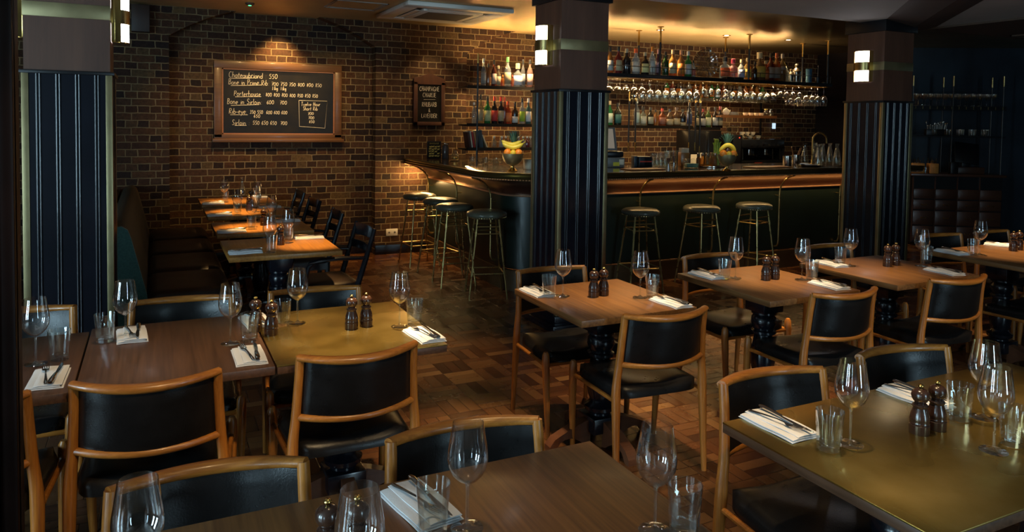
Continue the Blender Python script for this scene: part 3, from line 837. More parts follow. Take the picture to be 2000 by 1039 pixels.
for y, d, lab in [(5.46, .05, 'black ladder-back armchair at the nearest banquette table'), (6.42, -.04, 'black ladder-back armchair at the second banquette table'),
                (7.40, .03, 'black ladder-back armchair at the third banquette table'), (8.22, 0, 'black ladder-back armchair nearest the brick wall')]:
    lc.put((1.13, y, 0), PI / 2 + d, lab, G2)

# ------------------------------------------------------------------ banquette
bq = thing('banquette', 'long banquette with dark leather seat and high upholstered back', 'bench')
y0, y1 = 5.43, 8.60
def bo_(off):
    return [(-.30, .06), (-.30, .83), (-.285, .880), (-.245, .905), (-.20, .91), (-.165, .885), (-.145, .83), (-.055, .46), (-.02, .20), (-.02, .06)]
pr_ = bo_(0)
def ext(prof, ya, yb, name, mat, parent, ang=50):
    m = MB(); K = len(prof)
    vs = [Vector((x, ya, z)) for x, z in prof] + [Vector((x, yb, z)) for x, z in prof]
    m.add(vs, [tuple(range(K)), tuple(range(K, 2 * K))] + [(i, (i + 1) % K, K + (i + 1) % K, K + i) for i in range(K)])
    return m.build(name, mat, parent, ang=ang)
ext(pr_, y0 + .03, y1, 'backrest', 'brownwool', bq)
ext([(x * 1.0 - (.006 if x < -.2 else -.006), z + (.004 if z > .5 else 0)) for x, z in pr_], y0, y0 + .04, 'end_panel', 'teal', bq)
m = MB(); m.box(-.02, .44, y0 + .02, y1, .05, .33); m.build('plinth', 'blackwood', bq, smooth=False)
n = 4; L = (y1 - y0 - .02) / n
for i in range(n):
    ya = y0 + .02 + i * L
    def st_(top):
        def f(u, v):
            U, V = -1 + 2 * u, -1 + 2 * v; e = (1 - abs(U) ** 8) * (1 - abs(V) ** 8)
            return Vector((.225 + .275 * U, ya + L / 2 + (L / 2 - .002) * V, (.40 + .055 * e ** .4) if top else .33))
        return f
    MB().slab(st_(1), st_(0), 17, 17).build('seat_cushion', 'bench_leather', bq, ang=80)
m = MB(); m.box(-.46, -.31, y0 + .05, y1, 0, .87, bev=.004); m.build('rear_panel', 'mahogany', bq)

# ------------------------------------------------------------------ tableware
WG = [(.036, 0), (.0365, .0015), (.030, .003), (.012, .006), (.005, .011), (.0036, .020), (.0033, .05), (.0034, .085), (.0045, .098), (.010, .104), (.024, .113), (.036, .127), (.0435, .145), (.0455, .160), (.044, .180), (.039, .210), (.0345, .240)]
WGI = [(.0338, .240), (.0383, .210), (.0433, .180), (.0448, .160), (.0428, .145), (.0353, .128), (.0235, .1145), (.010, .107), (0, .1055)]
def make_wine():
    t = raw_thing('wine_glass', 'glass')
    MB().lathe(WG[9:] + WGI, 36).build('bowl', 'glass', t, ang=75)
    MB().lathe([(.0038, .012)] + WG[5:9] + [(.0085, .1045)], 14).build('stem', 'tumbler', t, ang=75)
    MB().lathe([(.0, 0), (.036, 0), (.0365, .0015), (.030, .0028), (.012, .0055), (.0045, .012)], 36).build('foot', 'tumbler', t, ang=75)
    return t
def make_tumbler():
    m = MB(); seg = 40
    prof = [(.0265, 0), (.030, .002), (.0305, .010), (.0325, .045), (.0345, .078), (.0362, .082), (.0385, .112), (.0372, .1125), (.0345, .083), (.0315, .05), (.0285, .017), (.010, .013), (0, .0128)]
    vs = []; fs = []
    for i, (r_, z_) in enumerate(prof):
        for k in range(seg):
            a = 2 * PI * k / seg
            q = 0
            if 1 <= i <= 4: q = .0014 * (1 if k % 4 in (0,) else (-.6 if k % 4 == 2 else 0))
            vs.append(Vector(((r_ + q) * math.cos(a), (r_ + q) * math.sin(a), z_)))
    for i in range(len(prof) - 1):
        for k in range(seg):
            a, b_ = i * seg + k, i * seg + (k + 1) % seg; fs.append((a, b_, b_ + seg, a + seg))
    fs.append(tuple(range(seg - 1, -1, -1)))
    m.add(vs, fs); o = m.build('tumbler', 'tumbler', None, ang=25); o['category'] = 'glass'; return o
def make_mill():
    t = raw_thing('pepper_mill', 'pepper mill')
    MB().lathe([(.0, 0), (.0275, 0), (.028, .004), (.0285, .026), (.0262, .0285), (.0278, .032), (.0262, .037), (.0278, .041), (.0272, .048), (.0250, .058), (.0208, .069), (.0185, .076), (.0215, .080), (.0220, .084), (.0185, .088), (.014, .091)], 30).build('body', 'millwood', t, ang=40)
    MB().lathe([(.0135, .0905), (.0145, .0925), (.0175, .095), (.0235, .104), (.0252, .113), (.0235, .122), (.017, .130), (.007, .1335), (.004, .134)], 30).build('head', 'millwood', t, ang=60)
    MB().lathe([(.0035, .133), (.0045, .1365), (.008, .1385), (.0085, .142), (.006, .1455), (0, .1465)], 18).build('knob', 'brasspol', t, ang=60)
    return t
def make_napkin():
    m = MB()
    def sh(z, x0, x1, y0, y1, th, wob):
        def f(top):
            return lambda u, v: Vector((x0 + (x1 - x0) * u + wob * math.sin(3 * v), y0 + (y1 - y0) * v, z + (th if top else 0) * (1 - (2 * u - 1) ** 10 * .5) * (1 - (2 * v - 1) ** 12 * .5) + .0012 * math.sin(5 * u + 7 * v)))
        m.slab(f(True), f(False), 11, 15)
    sh(.0005, -.056, .056, -.105, .105, .006, .0010); sh(.0066, -.052, .046, -.104, .102, .005, -.0010); sh(.0118, -.030, .052, -.103, .104, .0045, .0012)
    o = m.build('napkin', 'cloth', None, ang=70); o['category'] = 'napkin'; return o
def make_fork():
    m = MB()
    def strip(pts, w, th=.0012):
        vs = []; fs = []
        for (y, z), ww in zip(pts, w):
            vs += [Vector((-ww, y, z)), Vector((ww, y, z)), Vector((ww * .6, y, z + th * 2)), Vector((-ww * .6, y, z + th * 2))]
        for i in range(len(pts) - 1):
            for k in range(4): a = i * 4 + k; b_ = i * 4 + (k + 1) % 4; fs.append((a, b_, b_ + 4, a + 4))
        fs += [(0, 1, 2, 3), tuple(range(len(vs) - 4, len(vs)))]
        m.add(vs, fs)
    strip([(-.1, 0), (-.085, .001), (-.05, .004), (0, .007), (.028, .006), (.040, .003), (.052, .003)], [.005, .0062, .004, .0024, .003, .0095, .0115])
    for k in range(4):
        x = -.0093 + k * .0062
        pts = [(x, .050, .0045), (x, .065, .0050), (x, .080, .0072), (x, .094, .011)]
        m.tube(pts, [.0019, .0018, .0016, .0009], 6)
    o = m.build('fork', 'cutlery', None, ang=50); o['category'] = 'fork'; return o
def make_knife():
    m = MB()
    m.tube([(0, -.105, .005), (0, -.09, .006), (0, -.05, .006), (0, -.01, .005)], [.0045, .0062, .0056, .0042], 10, sx=1.5)
    vs = [Vector(p) for p in ((-.003, -.01, .004), (.006, -.01, .004), (.0085, .03, .004), (.0085, .075, .004), (.004, .10, .004), (-.002, .108, .004), (-.004, .08, .004))]
    K = len(vs); m.add([v for v in vs] + [v + Vector((0, 0, .0018)) for v in vs], [tuple(range(K)), tuple(range(K, 2 * K))] + [(i, (i + 1) % K, K + (i + 1) % K, K + i) for i in range(K)])
    o = m.build('table_knife', 'cutlery', None, ang=40); o['category'] = 'knife'; return o
PW, PT, PMi, PN, PF, PK = Proto(make_wine()), Proto(make_tumbler()), Proto(make_mill()), Proto(make_napkin()), Proto(make_fork()), Proto(make_knife())
TZ = .7503
def wine(px, py, where, rim=False):
    p = on_z(px, py, TZ + .24 if rim else TZ); PW.put((p.x, p.y, TZ), random.uniform(0, 3), 'stemmed wine glass ' + where, 'wine glasses on the tables')
def tumb(px, py, where):
    p = on_z(px, py, TZ); PT.put((p.x, p.y, TZ), random.uniform(0, 3), 'fluted water tumbler ' + where, 'water tumblers on the tables')
def mill(px, py, where, top=False):
    p = on_z(px, py, TZ + .14 if top else TZ); PMi.put((p.x, p.y, TZ), random.uniform(0, 3), 'dark wooden pepper mill ' + where, 'pepper and salt mills')
def napkin(x, y, where, rz=0, flip=False, fork=-.018, knife=.012):
    NG = 'folded napkins at the place settings'
    PN.put((x, y, TZ), rz, 'folded white napkin ' + where, NG)
    r2 = rz + (PI if flip else 0); c_, s_ = math.cos(rz), math.sin(rz)
    def at(dx, dy): return (x + c_ * dx - s_ * dy, y + s_ * dx + c_ * dy, TZ + .0185)
    PF.put(at(.002 + fork * .5, 0), r2 + .13, 'silver fork on the napkin ' + where, 'forks on the napkins')
    PK.put(at(.024, -.004), r2 - .05, 'silver knife on the napkin ' + where, 'knives on the napkins')
# left row
wine(70, 711, 'at the leftmost dark table'); tumb(116, 703, 'at the leftmost dark table'); napkin(-.327, 2.90, 'on the leftmost dark table', -.02)
wine(245, 664, 'at the back left of the dark wood table'); tumb(205, 667, 'at the back left of the dark wood table'); napkin(-.085, 3.34, 'behind the tumbler on the dark wood table', .05, True)
wine(450, 671, 'at the near right of the dark wood table'); tumb(487, 666, 'at the near right of the dark wood table'); napkin(.318, 2.88, 'at the dark table corner next to the brass top', 0)
wine(581, 631, 'at the back left of the small brass-topped table'); tumb(551, 636, 'at the back left of the small brass-topped table'); napkin(.40, 3.36, 'behind the mills beside the small brass top', .1, True)
wine(780, 638, 'at the right side of the small brass-topped table'); tumb(809, 633, 'at the right side of the small brass-topped table'); napkin(1.008, 2.875, 'on the right corner of the small brass-topped table', .08)
mill(686.5, 641, 'on the small brass-topped table, left of the centre pair'); mill(715, 636, 'on the small brass-topped table, right of the centre pair')
mill(530, 653, 'at the seam of dark and brass tables, front one'); mill(499, 646, 'at the seam of dark and brass tables, partly behind the other')
# pillar table
wine(1099, 578, 'at the left side of the table by the central pillar'); tumb(1072, 580, 'at the left side of the table by the central pillar'); napkin(1.805, 3.37, 'on the left side of the table by the central pillar', .02, True)
wine(1250, 581, 'at the right side of the table by the central pillar'); tumb(1273.5, 579, 'at the right side of the table by the central pillar'); napkin(2.319, 2.915, 'on the right corner of the table by the central pillar', .05)
mill(1159.4, 579, 'on the table by the central pillar, left one'); mill(1178.6, 576, 'on the table by the central pillar, right one')
# second
w2 = 'the table second from the pillar'
wine(1436, 543, 'at the left side of ' + w2); tumb(1415, 544.5, 'at the left side of ' + w2); napkin(2.931, 3.36, 'at the left side of ' + w2, .03, True)
wine(1566, 546, 'at the right side of ' + w2); tumb(1585, 546, 'at the right side of ' + w2); napkin(3.40, 2.885, 'at the right side of ' + w2, -.05)
mill(1495.8, 546, 'on ' + w2 + ', left one'); mill(1513, 544, 'on ' + w2 + ', right one')
w3 = 'the table before the right pillar'
wine(1660, 519, 'at the left side of ' + w3); tumb(1641, 517, 'at the left side of ' + w3); napkin(3.93, 3.33, 'at the left side of ' + w3, -.1, True)
wine(1799, 520, 'at the right side of ' + w3); tumb(1809, 514, 'at the right side of ' + w3); napkin(4.40, 2.88, 'at the right side of ' + w3, -.1)
mill(1733, 520, 'on ' + w3 + ', left one'); mill(1748.7, 517.5, 'on ' + w3 + ', right one')
w4 = 'the rightmost wood table'
wine(1913, 497, 'on ' + w4); tumb(1899.4, 498, 'on ' + w4); napkin(5.13, 3.31, 'at the left corner of ' + w4, -.1, True); napkin(5.80, 3.36, 'at the back of ' + w4, .4)
mill(1978.7, 490, 'on ' + w4 + ', left one'); mill(1990, 488, 'on ' + w4 + ', right one')
# foreground tables
wine(912, 1032, 'in the middle of the bottom table'); tumb(845, 1040, 'in front of the napkin on the bottom table'); napkin(.555, 1.60, 'on the bottom table', .18, True)
wine(1279, 1037, 'at the right end of the bottom table'); tumb(1336, 1042, 'at the right end of the bottom table')
wine(703, 955, 'cut by the lower edge at the left-centre of the bottom table', True); wine(269, 937, 'cut by the lower edge at the far left of the bottom table', True)
mill(640, 980, 'on the bottom table, left one at the lower edge', True); mill(698, 973, 'on the bottom table, seen through the wine glass', True)
wR = 'the large brass-topped table'
wine(1660, 868, 'at the left side of ' + wR); tumb(1618.5, 878, 'at the left side of ' + wR); napkin(1.678, 1.59, 'on the left corner of ' + wR, .02, True)
wine(1940.5, 881, 'at the right front of ' + wR); tumb(1977, 869, 'at the right edge of ' + wR)
wine(1920, 816, 'at the back right of ' + wR); tumb(1872.5, 819, 'at the back right of ' + wR); napkin(2.275, 1.57, 'behind the mills on ' + wR, .0, True)
mill(1795, 845, 'on ' + wR + ', front one'); mill(1828, 837, 'on ' + wR + ', rear one')
# banquette tables
for nm, wl, wr, tl, tr, nl, nr, ml in [('the nearest banquette table', (527, 423), (563, 409), (530.5, 492), (563.7, 469), (.54, 5.10), (1.035, 5.54), (548, 478)),
                                   ('the second banquette table', (491, 386), (531, 382), (491.6, 447.5), (531, 432), (.54, 6.05), (1.03, 6.50), (514.7, 440)),
                                   ('the third banquette table', (463, 369), (500, 364), (464, 418.5), (500, 405), (.53, 7.08), (1.03, 7.55), (487, 411)),
                                   ('the banquette table by the wall', (438, 350), (503, 352), (440, 393), (505, 391), (.54, 8.02), (1.03, 8.48), (490, 398))]:
    wine(*wl, 'on the left of ' + nm, True); wine(*wr, 'on the right of ' + nm, True)
    tumb(*tl, 'on the left of ' + nm); tumb(*tr, 'on the right of ' + nm)
    napkin(*nl, 'on the left of ' + nm, PI / 2, False); napkin(*nr, 'on the right of ' + nm, PI / 2 - .05, True); mill(*ml, 'on ' + nm)
p = on_z(473, 384, TZ)
cb = MB().lathe([(.038, 0), (.04, .01), (.04, .07), (.03, .11), (.015, .15), (.014, .19), (.02, .215), (.019, .215), (.013, .19), (.014, .15), (.028, .11), (.037, .07), (.036, .012), (0, .01)], 28).build('carafe', 'tumbler', None, ang=60)
cb.location = p; tag(cb, 'glass carafe on the banquette table by the wall', 'carafe')
# ------------------------------------------------------------------ boards on the brick wall
TXT = {}
def _o(cx, cy, rx, ry, a0=0, a1=360, n=10): return [(cx + rx * math.cos(math.radians(a0 + (a1 - a0) * i / n)), cy + ry * math.sin(math.radians(a0 + (a1 - a0) * i / n))) for i in range(n + 1)]
GL = {  # single-stroke hand lettering: width, strokes (baseline 0, x-height .5, capital 1)
 'a': (.5, [_o(.22, .24, .2, .24, 40, 380), [(.42, .5), (.42, .08), (.5, 0)]]), 'b': (.5, [[(.05, 1), (.05, 0)], _o(.25, .24, .2, .24, 160, -170)]),
 'c': (.45, [_o(.25, .25, .2, .25, 50, 310)]), 'd': (.5, [_o(.22, .24, .2, .24, 20, 350), [(.42, 1), (.42, 0)]]),
 'e': (.47, [[(.05, .27), (.42, .3)] + _o(.23, .26, .19, .25, 20, 310)]), 'f': (.35, [[(.35, .9), (.22, 1), (.14, .85), (.14, 0)], [(0, .5), (.32, .52)]]),
 'g': (.5, [_o(.22, .25, .19, .24, 30, 380), [(.42, .5), (.43, -.15), (.3, -.36), (.08, -.28)]]), 'h': (.5, [[(.05, 1), (.05, 0)], [(.05, .32), (.2, .5), (.36, .46), (.41, .3), (.42, 0)]]),
 'i': (.2, [[(.1, .5), (.1, 0)], [(.1, .72), (.11, .74)]]), 'k': (.45, [[(.05, 1), (.05, 0)], [(.38, .5), (.06, .22), (.4, 0)]]), 'l': (.2, [[(.08, 1), (.08, .08), (.18, 0)]]),
 'm': (.75, [[(.05, .5), (.05, 0)], [(.05, .34), (.18, .5), (.32, .42), (.34, 0)], [(.34, .34), (.48, .5), (.64, .42), (.66, 0)]]), 'n': (.5, [[(.05, .5), (.05, 0)], [(.05, .32), (.22, .5), (.38, .42), (.42, 0)]]),
 'o': (.5, [_o(.24, .25, .2, .25, 90, 450)]), 'p': (.5, [[(.05, .5), (.05, -.35)], _o(.25, .25, .2, .25, 160, -170)]), 'r': (.36, [[(.06, .5), (.06, 0)], [(.06, .3), (.18, .48), (.34, .48)]]),
 's': (.42, [[(.36, .45), (.2, .52), (.07, .4), (.2, .27), (.35, .15), (.2, 0), (.03, .06)]]), 't': (.36, [[(.16, .85), (.16, .08), (.3, .02)], [(.0, .55), (.33, .56)]]),
 'u': (.5, [[(.06, .5), (.07, .12), (.2, 0), (.36, .08), (.42, .5)], [(.42, .5), (.44, 0)]]), 'v': (.45, [[(.03, .5), (.2, 0), (.4, .5)]]), 'w': (.65, [[(.03, .5), (.15, 0), (.3, .4), (.45, 0), (.6, .5)]]), 'y': (.48, [[(.06, .5), (.2, .08)], [(.42, .5), (.26, -.1), (.06, -.35)]]),
 'A': (.6, [[(.03, 0), (.28, 1), (.54, 0)], [(.12, .36), (.46, .36)]]), 'B': (.55, [[(.06, 0), (.06, 1)], [(.06, 1), (.35, .97), (.42, .78), (.3, .56), (.08, .52), (.38, .5), (.48, .28), (.36, .04), (.03, 0)]]),
 'C': (.62, [_o(.34, .5, .29, .5, 50, 310)]), 'D': (.58, [[(.06, 0), (.06, 1), (.32, .95), (.5, .7), (.5, .3), (.32, .04), (.04, 0)]]), 'E': (.5, [[(.44, 1), (.06, 1), (.06, 0), (.46, 0)], [(.06, .52), (.38, .52)]]),
 'G': (.64, [_o(.34, .5, .29, .5, 50, 320), [(.38, .42), (.6, .42), (.58, .0)]]), 'H': (.6, [[(.06, 1), (.06, 0)], [(.5, 1), (.5, 0)], [(.06, .5), (.5, .52)]]), 'I': (.2, [[(.1, 1), (.1, 0)]]),
 'L': (.48, [[(.06, 1), (.06, 0), (.44, 0)]]), 'M': (.74, [[(.05, 0), (.1, 1), (.35, .3), (.6, 1), (.66, 0)]]), 'N': (.6, [[(.06, 0), (.06, 1), (.5, 0), (.5, 1)]]), 'O': (.68, [_o(.34, .5, .29, .5, 90, 450, 14)]),
 'P': (.52, [[(.06, 0), (.06, 1), (.34, .98), (.46, .76), (.34, .5), (.06, .46)]]), 'R': (.56, [[(.06, 0), (.06, 1), (.34, .98), (.46, .76), (.34, .52), (.08, .48), (.5, 0)]]), 'S': (.54, [[(.46, .88), (.3, 1), (.1, .9), (.1, .66), (.38, .42), (.46, .2), (.3, 0), (.05, .1)]]),
 'T': (.55, [[(.0, 1), (.52, 1)], [(.26, 1), (.26, 0)]]), 'U': (.6, [[(.06, 1), (.07, .25), (.2, 0), (.4, .03), (.5, .25), (.5, 1)]]), 'V': (.58, [[(.03, 1), (.28, 0), (.52, 1)]]), 'K': (.55, [[(.06, 1), (.06, 0)], [(.46, 1), (.08, .45), (.5, 0)]]), 'W': (.8, [[(.03, 1), (.2, 0), (.38, .8), (.56, 0), (.74, 1)]]),
 '0': (.6, [_o(.28, .38, .24, .38, 90, 450, 12)]), '1': (.22, [[(.1, .85), (.1, 0)]]), '3': (.5, [[(.06, .7), (.25, .8), (.4, .62), (.2, .44), (.42, .3), (.3, .02), (.03, .06)]]), '5': (.52, [[(.44, .8), (.12, .78), (.08, .46), (.3, .5), (.44, .3), (.32, .02), (.04, .06)]]),
 '6': (.52, [[(.36, .82), (.12, .5), (.07, .22), (.2, 0), (.4, .06), (.42, .3), (.25, .4), (.08, .25)]]), '7': (.5, [[(.02, .78), (.46, .8), (.2, 0)], [(.12, .4), (.4, .42)]]), '8': (.52, [[(.4, .66), (.25, .8), (.1, .66), (.4, .25), (.26, 0), (.07, .2), (.4, .62)]]),
 ':': (.25, [[(.1, .48), (.11, .46)], [(.1, .08), (.11, .06)]]), '·': (.22, [[(.08, .4), (.1, .4)]]), '-': (.4, [[(.05, .3), (.34, .3)]]), '&': (.6, [[(.55, 0), (.15, .75), (.25, .95), (.38, .8), (.08, .3), (.2, 0), (.5, .35)]]), ' ': (.4, [])}
HJ = random.Random(11)
def text(body, size, mat, parent, loc, name='chalk_writing', shear=.1, bold=0.0, align='LEFT', rot=None, sx=1.0, pen=.0019):
    """hand lettering drawn stroke by stroke and gathered per board; text_done() builds it"""
    mb = TXT.setdefault(parent.name, (parent, mat, name, MB()))[3]
    S = size * .95; wid = sum(GL[c][0] + .08 for c in body) * S * sx
    x = loc[0] - (wid / 2 if align == 'CENTER' else 0); y, z = loc[1], loc[2]
    for c in body:
        w_, strokes = GL[c]; jz = HJ.uniform(-.03, .03) * S; js = HJ.uniform(.93, 1.06)
        for st in strokes:
            mb.tube([(x + (px + py * shear) * S * sx, y, z + jz + py * S * js) for px, py in st], pen, 5)
        x += (w_ + .08) * S * sx
def text_done():
    for parent, mat, name, mb in TXT.values(): mb.build(name, mat, parent, smooth=False, fixn=False)
    TXT.clear()
bx0, bx1, bz0, bz1, by = .60, 2.01, 1.355, 2.262, YR - .005
cbd = thing('chalkboard', 'large wood-framed chalkboard of steak cuts and weights on the brick wall', 'chalkboard', (bx0, by - .04, bz0))
W_, H_ = bx1 - bx0, bz1 - bz0
MB().box(.07, W_ - .07, .012, .03, .06, H_ - .08).build('slate', 'slate', cbd, smooth=False)
m = MB(); m.box(0, W_, -.01, .04, H_ - .085, H_, bev=.006); m.box(0, .085, -.01, .04, .05, H_ - .08, bev=.006); m.box(W_ - .085, W_, -.01, .04, .05, H_ - .08, bev=.006); m.box(.0, W_, -.01, .04, .03, .09, bev=.006)
m.box(-.02, W_ + .02, -.05, .04, .0, .04, bev=.006); m.build('frame', 'boardframe', cbd)
m = MB(); e = .012
m.box(.085, W_ - .085, 0, .014, H_ - .097, H_ - .085); m.box(.085, W_ - .085, 0, .014, .09, .102); m.box(.085, .097, 0, .014, .09, H_ - .085); m.box(W_ - .097, W_ - .085, 0, .014, .09, H_ - .085)
m.build('inner_bead', 'shelfwood', cbd, smooth=False)
# chalk lines placed in board units (zoomed pixel -> metres)
def bxy(zx, zy):
    px, py = 400 + zx / 4.723, 80 + zy / 4.723
    p = on_y(px, py, by - .03); return p.x - bx0, p.z - bz0
for body, zx, zy, s, sc_ in [('Chateaubriand : 550', 220, 335, .068, .80), ('Bone in Prime Rib:', 218, 400, .066, .76), ('700 750 750 800 800 850', 615, 412, .054, .80),
                        ('1·1kg  1·1kg', 622, 452, .046, .72), ('Porterhouse :', 268, 505, .062, .84), ('800 800 800 800 850 850 850', 560, 512, .052, .73),
                        ('Bone in Sirloin:', 205, 580, .064, .82), ('600   700', 570, 582, .056, .80), ('Rib-eye:', 222, 670, .062, .84), ('350 550  600 600 600', 415, 672, .050, .72),
                        ('650', 450, 707, .046, .9), ('Sirloin :', 250, 775, .062, .84), ('550 650 650  700', 442, 772, .054, .78),
                        ('Twelve Hour', 888, 598, .046, .84), ('Short Rib', 905, 640, .046, .84), ('700', 950, 682, .042, .9), ('700', 955, 720, .042, .9), ('850', 960, 757, .042, .9)]:
    x, z = bxy(zx, zy); text(body, s, 'chalk', cbd, (x, .0105, z), sx=sc_, pen=.0027)
m = MB()
def stroke(pts, r_=.0027):
    q = [bxy(*p) for p in pts]; m.tube([(x, .010, z) for x, z in q], r_, 5)
stroke([(240, 345), (400, 345), (490, 341)]); stroke([(240, 412), (400, 410), (522, 407)]); stroke([(280, 516), (520, 514)]); stroke([(240, 595), (500, 588)])
stroke([(235, 681), (395, 681)]); stroke([(275, 780), (385, 780)])
stroke([(868, 548), (1130, 556), (1108, 805), (872, 788), (868, 548)])
m.build('chalk_underlines', 'chalk', cbd)
# small board
sx0, sx1, sz0, sz1 = 2.855, 3.262, 1.565, 2.200
sbd = thing('chalkboard', 'small arched-top chalkboard of cocktails on the brick pier', 'chalkboard', (sx0, YW - .035, sz0)); W_, H_ = sx1 - sx0, sz1 - sz0
MB().box(.03, W_ - .03, .010, .03, .03, H_ - .1).build('slate', 'slate', sbd, smooth=False)
m = MB(); m.box(0, .05, 0, .034, 0, H_ - .1, bev=.004); m.box(W_ - .05, W_, 0, .034, 0, H_ - .1, bev=.004); m.box(0, W_, 0, .034, 0, .045, bev=.004)
m.add([(0, 0, H_ - .13), (W_, 0, H_ - .13), (W_, 0, H_ - .06), (W_ / 2 + .03, 0, H_), (W_ / 2 - .03, 0, H_), (0, 0, H_ - .06)] + [(0, .034, H_ - .13), (W_, .034, H_ - .13), (W_, .034, H_ - .06), (W_ / 2 + .03, .034, H_), (W_ / 2 - .03, .034, H_), (0, .034, H_ - .06)],
      [(0, 1, 2, 3, 4, 5), (11, 10, 9, 8, 7, 6)] + [(i, (i + 1) % 6, 6 + (i + 1) % 6, 6 + i) for i in range(6)])
m.build('frame', 'darkframe', sbd)
for body, z, s in (('CHAMPAGNE', .425, .056), ('CHARLIE', .350, .056), ('RHUBARB', .232, .056), ('&', .165, .052), ('LAVENDER', .095, .054)):
    text(body, s, 'chalk', sbd, (W_ / 2, .0085, z), align='CENTER', sx=.80, shear=.05, pen=.0025)
MB().tube([(.13, .009, .318), (.28, .009, .322)], .0018, 5).build('chalk_rule', 'chalk', sbd)
# framed menu card standing on the bar
p = on_z(827, 308, TOPZ); mx_, my_ = 2.965, 8.40
mc = thing('framed_card', 'black framed card with gold print standing on the far end of the bar', 'framed card', (mx_, my_, TOPZ), -.05)
W_, H_ = .175, .215
MB().box(0, W_, 0, .018, 0, H_, bev=.003).build('frame', 'black', mc)
MB().box(.012, W_ - .012, -.0012, .002, .012, H_ - .012).build('card', 'slate', mc, smooth=False)
text('HAWKSMOOR', .019, 'goldprint', mc, (W_ / 2, -.002, H_ - .036), 'lettering', 0, .0002, 'CENTER', pen=.0007)
m = MB(); rr = random.Random(3)
for i in range(4):
    for j in range(5):
        cx, cz = .035 + i * .034 + rr.uniform(-.004, .004), .036 + j * .028 + rr.uniform(-.003, .003)
        if rr.random() < .9:
            m.box(cx - .013, cx + .012, -.0022, -.001, cz - .004, cz + .007, bev=.0006); m.box(cx - .011, cx - .006, -.0022, -.001, cz - .011, cz - .003); m.box(cx + .005, cx + .010, -.0022, -.001, cz - .011, cz - .003)
            m.box(cx + .011, cx + .018, -.0022, -.001, cz + .002, cz + .011)
m.build('gold_print', 'goldprint', mc, smooth=False)

text_done()
# wall socket, small box, ceiling devices
so = thing('wall_socket', 'double power socket low on the brick pier', 'socket', (2.60, YW - .01, .26))
MB().box(-.073, .073, 0, .012, -.043, .043, bev=.004).build('plate', 'white', so)
m = MB()
for x in (-.035, .035): m.lathe([(0, 0), (.012, 0), (.012, .004), (0, .004)], 16, (0, 0, 0), Matrix.Translation((x, 0.001, 0)) @ Matrix.Rotation(PI / 2, 4, 'X'))
m.build('switch', 'grey', so)
o = MB().box(-.20, -.03, 8.50, YW - .002, 2.50, 2.78, bev=.006).build('junction_box', 'mahogany'); tag(o, 'small dark box high on the brick wall beside the left lamp', 'box')
ac = thing('ceiling_air_conditioner', 'square white ceiling air conditioner with slatted vents', 'air conditioner', (2.80, 7.48, ZC))
h = .575
m = MB(); m.box(-h, h, -h, -h + .16, -.045, 0, bev=.01); m.box(-h, h, h - .16, h, -.045, 0, bev=.01); m.box(-h, -h + .16, -h + .15, h - .15, -.045, 0, bev=.01); m.box(h - .16, h, -h + .15, h - .15, -.045, 0, bev=.01)
m.build('frame', 'white', ac)
MB().box(-.42, .42, -.42, .42, -.03, 0).build('vent_recess', 'black', ac, smooth=False)
m = MB(); m.box(-.33, .33, -.33, .33, -.052, -.03, bev=.006); m.build('centre_panel', 'white', ac)
m = MB(); m.box(-.25, .25, -.25, .25, -.055, -.05); m.build('intake_grille', 'greymesh', ac, smooth=False)
for k in range(4):
    m = MB(); m.box(-.30, .30, -.405, -.355, -.050, -.046, Matrix.Rotation(k * PI / 2, 4, 'Z')); m.build('louvre', 'white', ac, smooth=False)
ht = MB()
for k in range(4):
    ht.box(-.27, .27, -.27, -.255, -.008, 0, Matrix.Rotation(k * PI / 2, 4, 'Z')); ht.box(-.24, .24, -.24, -.23, -.005, 0, Matrix.Rotation(k * PI / 2, 4, 'Z'))
o = ht.build('ceiling_hatch', 'plaster', smooth=False); o.location = (1.87, 7.52, ZC); tag(o, 'square access hatch trim in the ceiling left of the air conditioner', 'hatch')
p = on_z(488, 6, ZC)
t = thing('smoke_detector', 'small ceiling detector with a green light above the chalkboard', 'detector', (p.x, p.y, ZC))
MB().lathe([(.045, 0), (.045, -.012), (.03, -.022), (0, -.024)], 20).build('body', 'plaster_dark', t); MB().lathe([(.016, -.020), (.016, -.028), (0, -.03)], 12).build('indicator', 'greenled', t)
o = MB()
for k in range(4): o.box(-.5, .5, -.5, -.48, -.012, 0, Matrix.Rotation(k * PI / 2, 4, 'Z'))
o = o.build('ceiling_hatch', 'plaster_dark', smooth=False); pv = on_z(1935, 84, ZD); o.location = (9.3, 4.6, ZD); tag(o, 'square vent trim in the dark ceiling at upper right', 'hatch')

# ------------------------------------------------------------------ recessed lights in the brass ceiling
def make_down():
    t = raw_thing('downlight', 'ceiling light')
    MB().lathe([(.030, -.001), (.052, -.001), (.054, -.005), (.034, -.006), (.030, -.003)], 24).build('rim', 'brasspol', t)
    MB().lathe([(0, -.002), (.03, -.002), (.03, -.004), (0, -.004)], 20).build('lens', 'led', t)
    return t
dl = Proto(make_down()); G = 'small downlights in the brass ceiling'
DL = [(4.62, 7.47, 'behind the central pillar'), (5.68, 7.47, 'above the left part of the back bar'), (6.75, 7.47, 'above the middle of the back bar'), (7.80, 7.42, 'above the right part of the back bar')]
for x, y, w_ in DL: dl.put((x, y, ZC), 0, 'round downlight in the brass ceiling ' + w_, G)

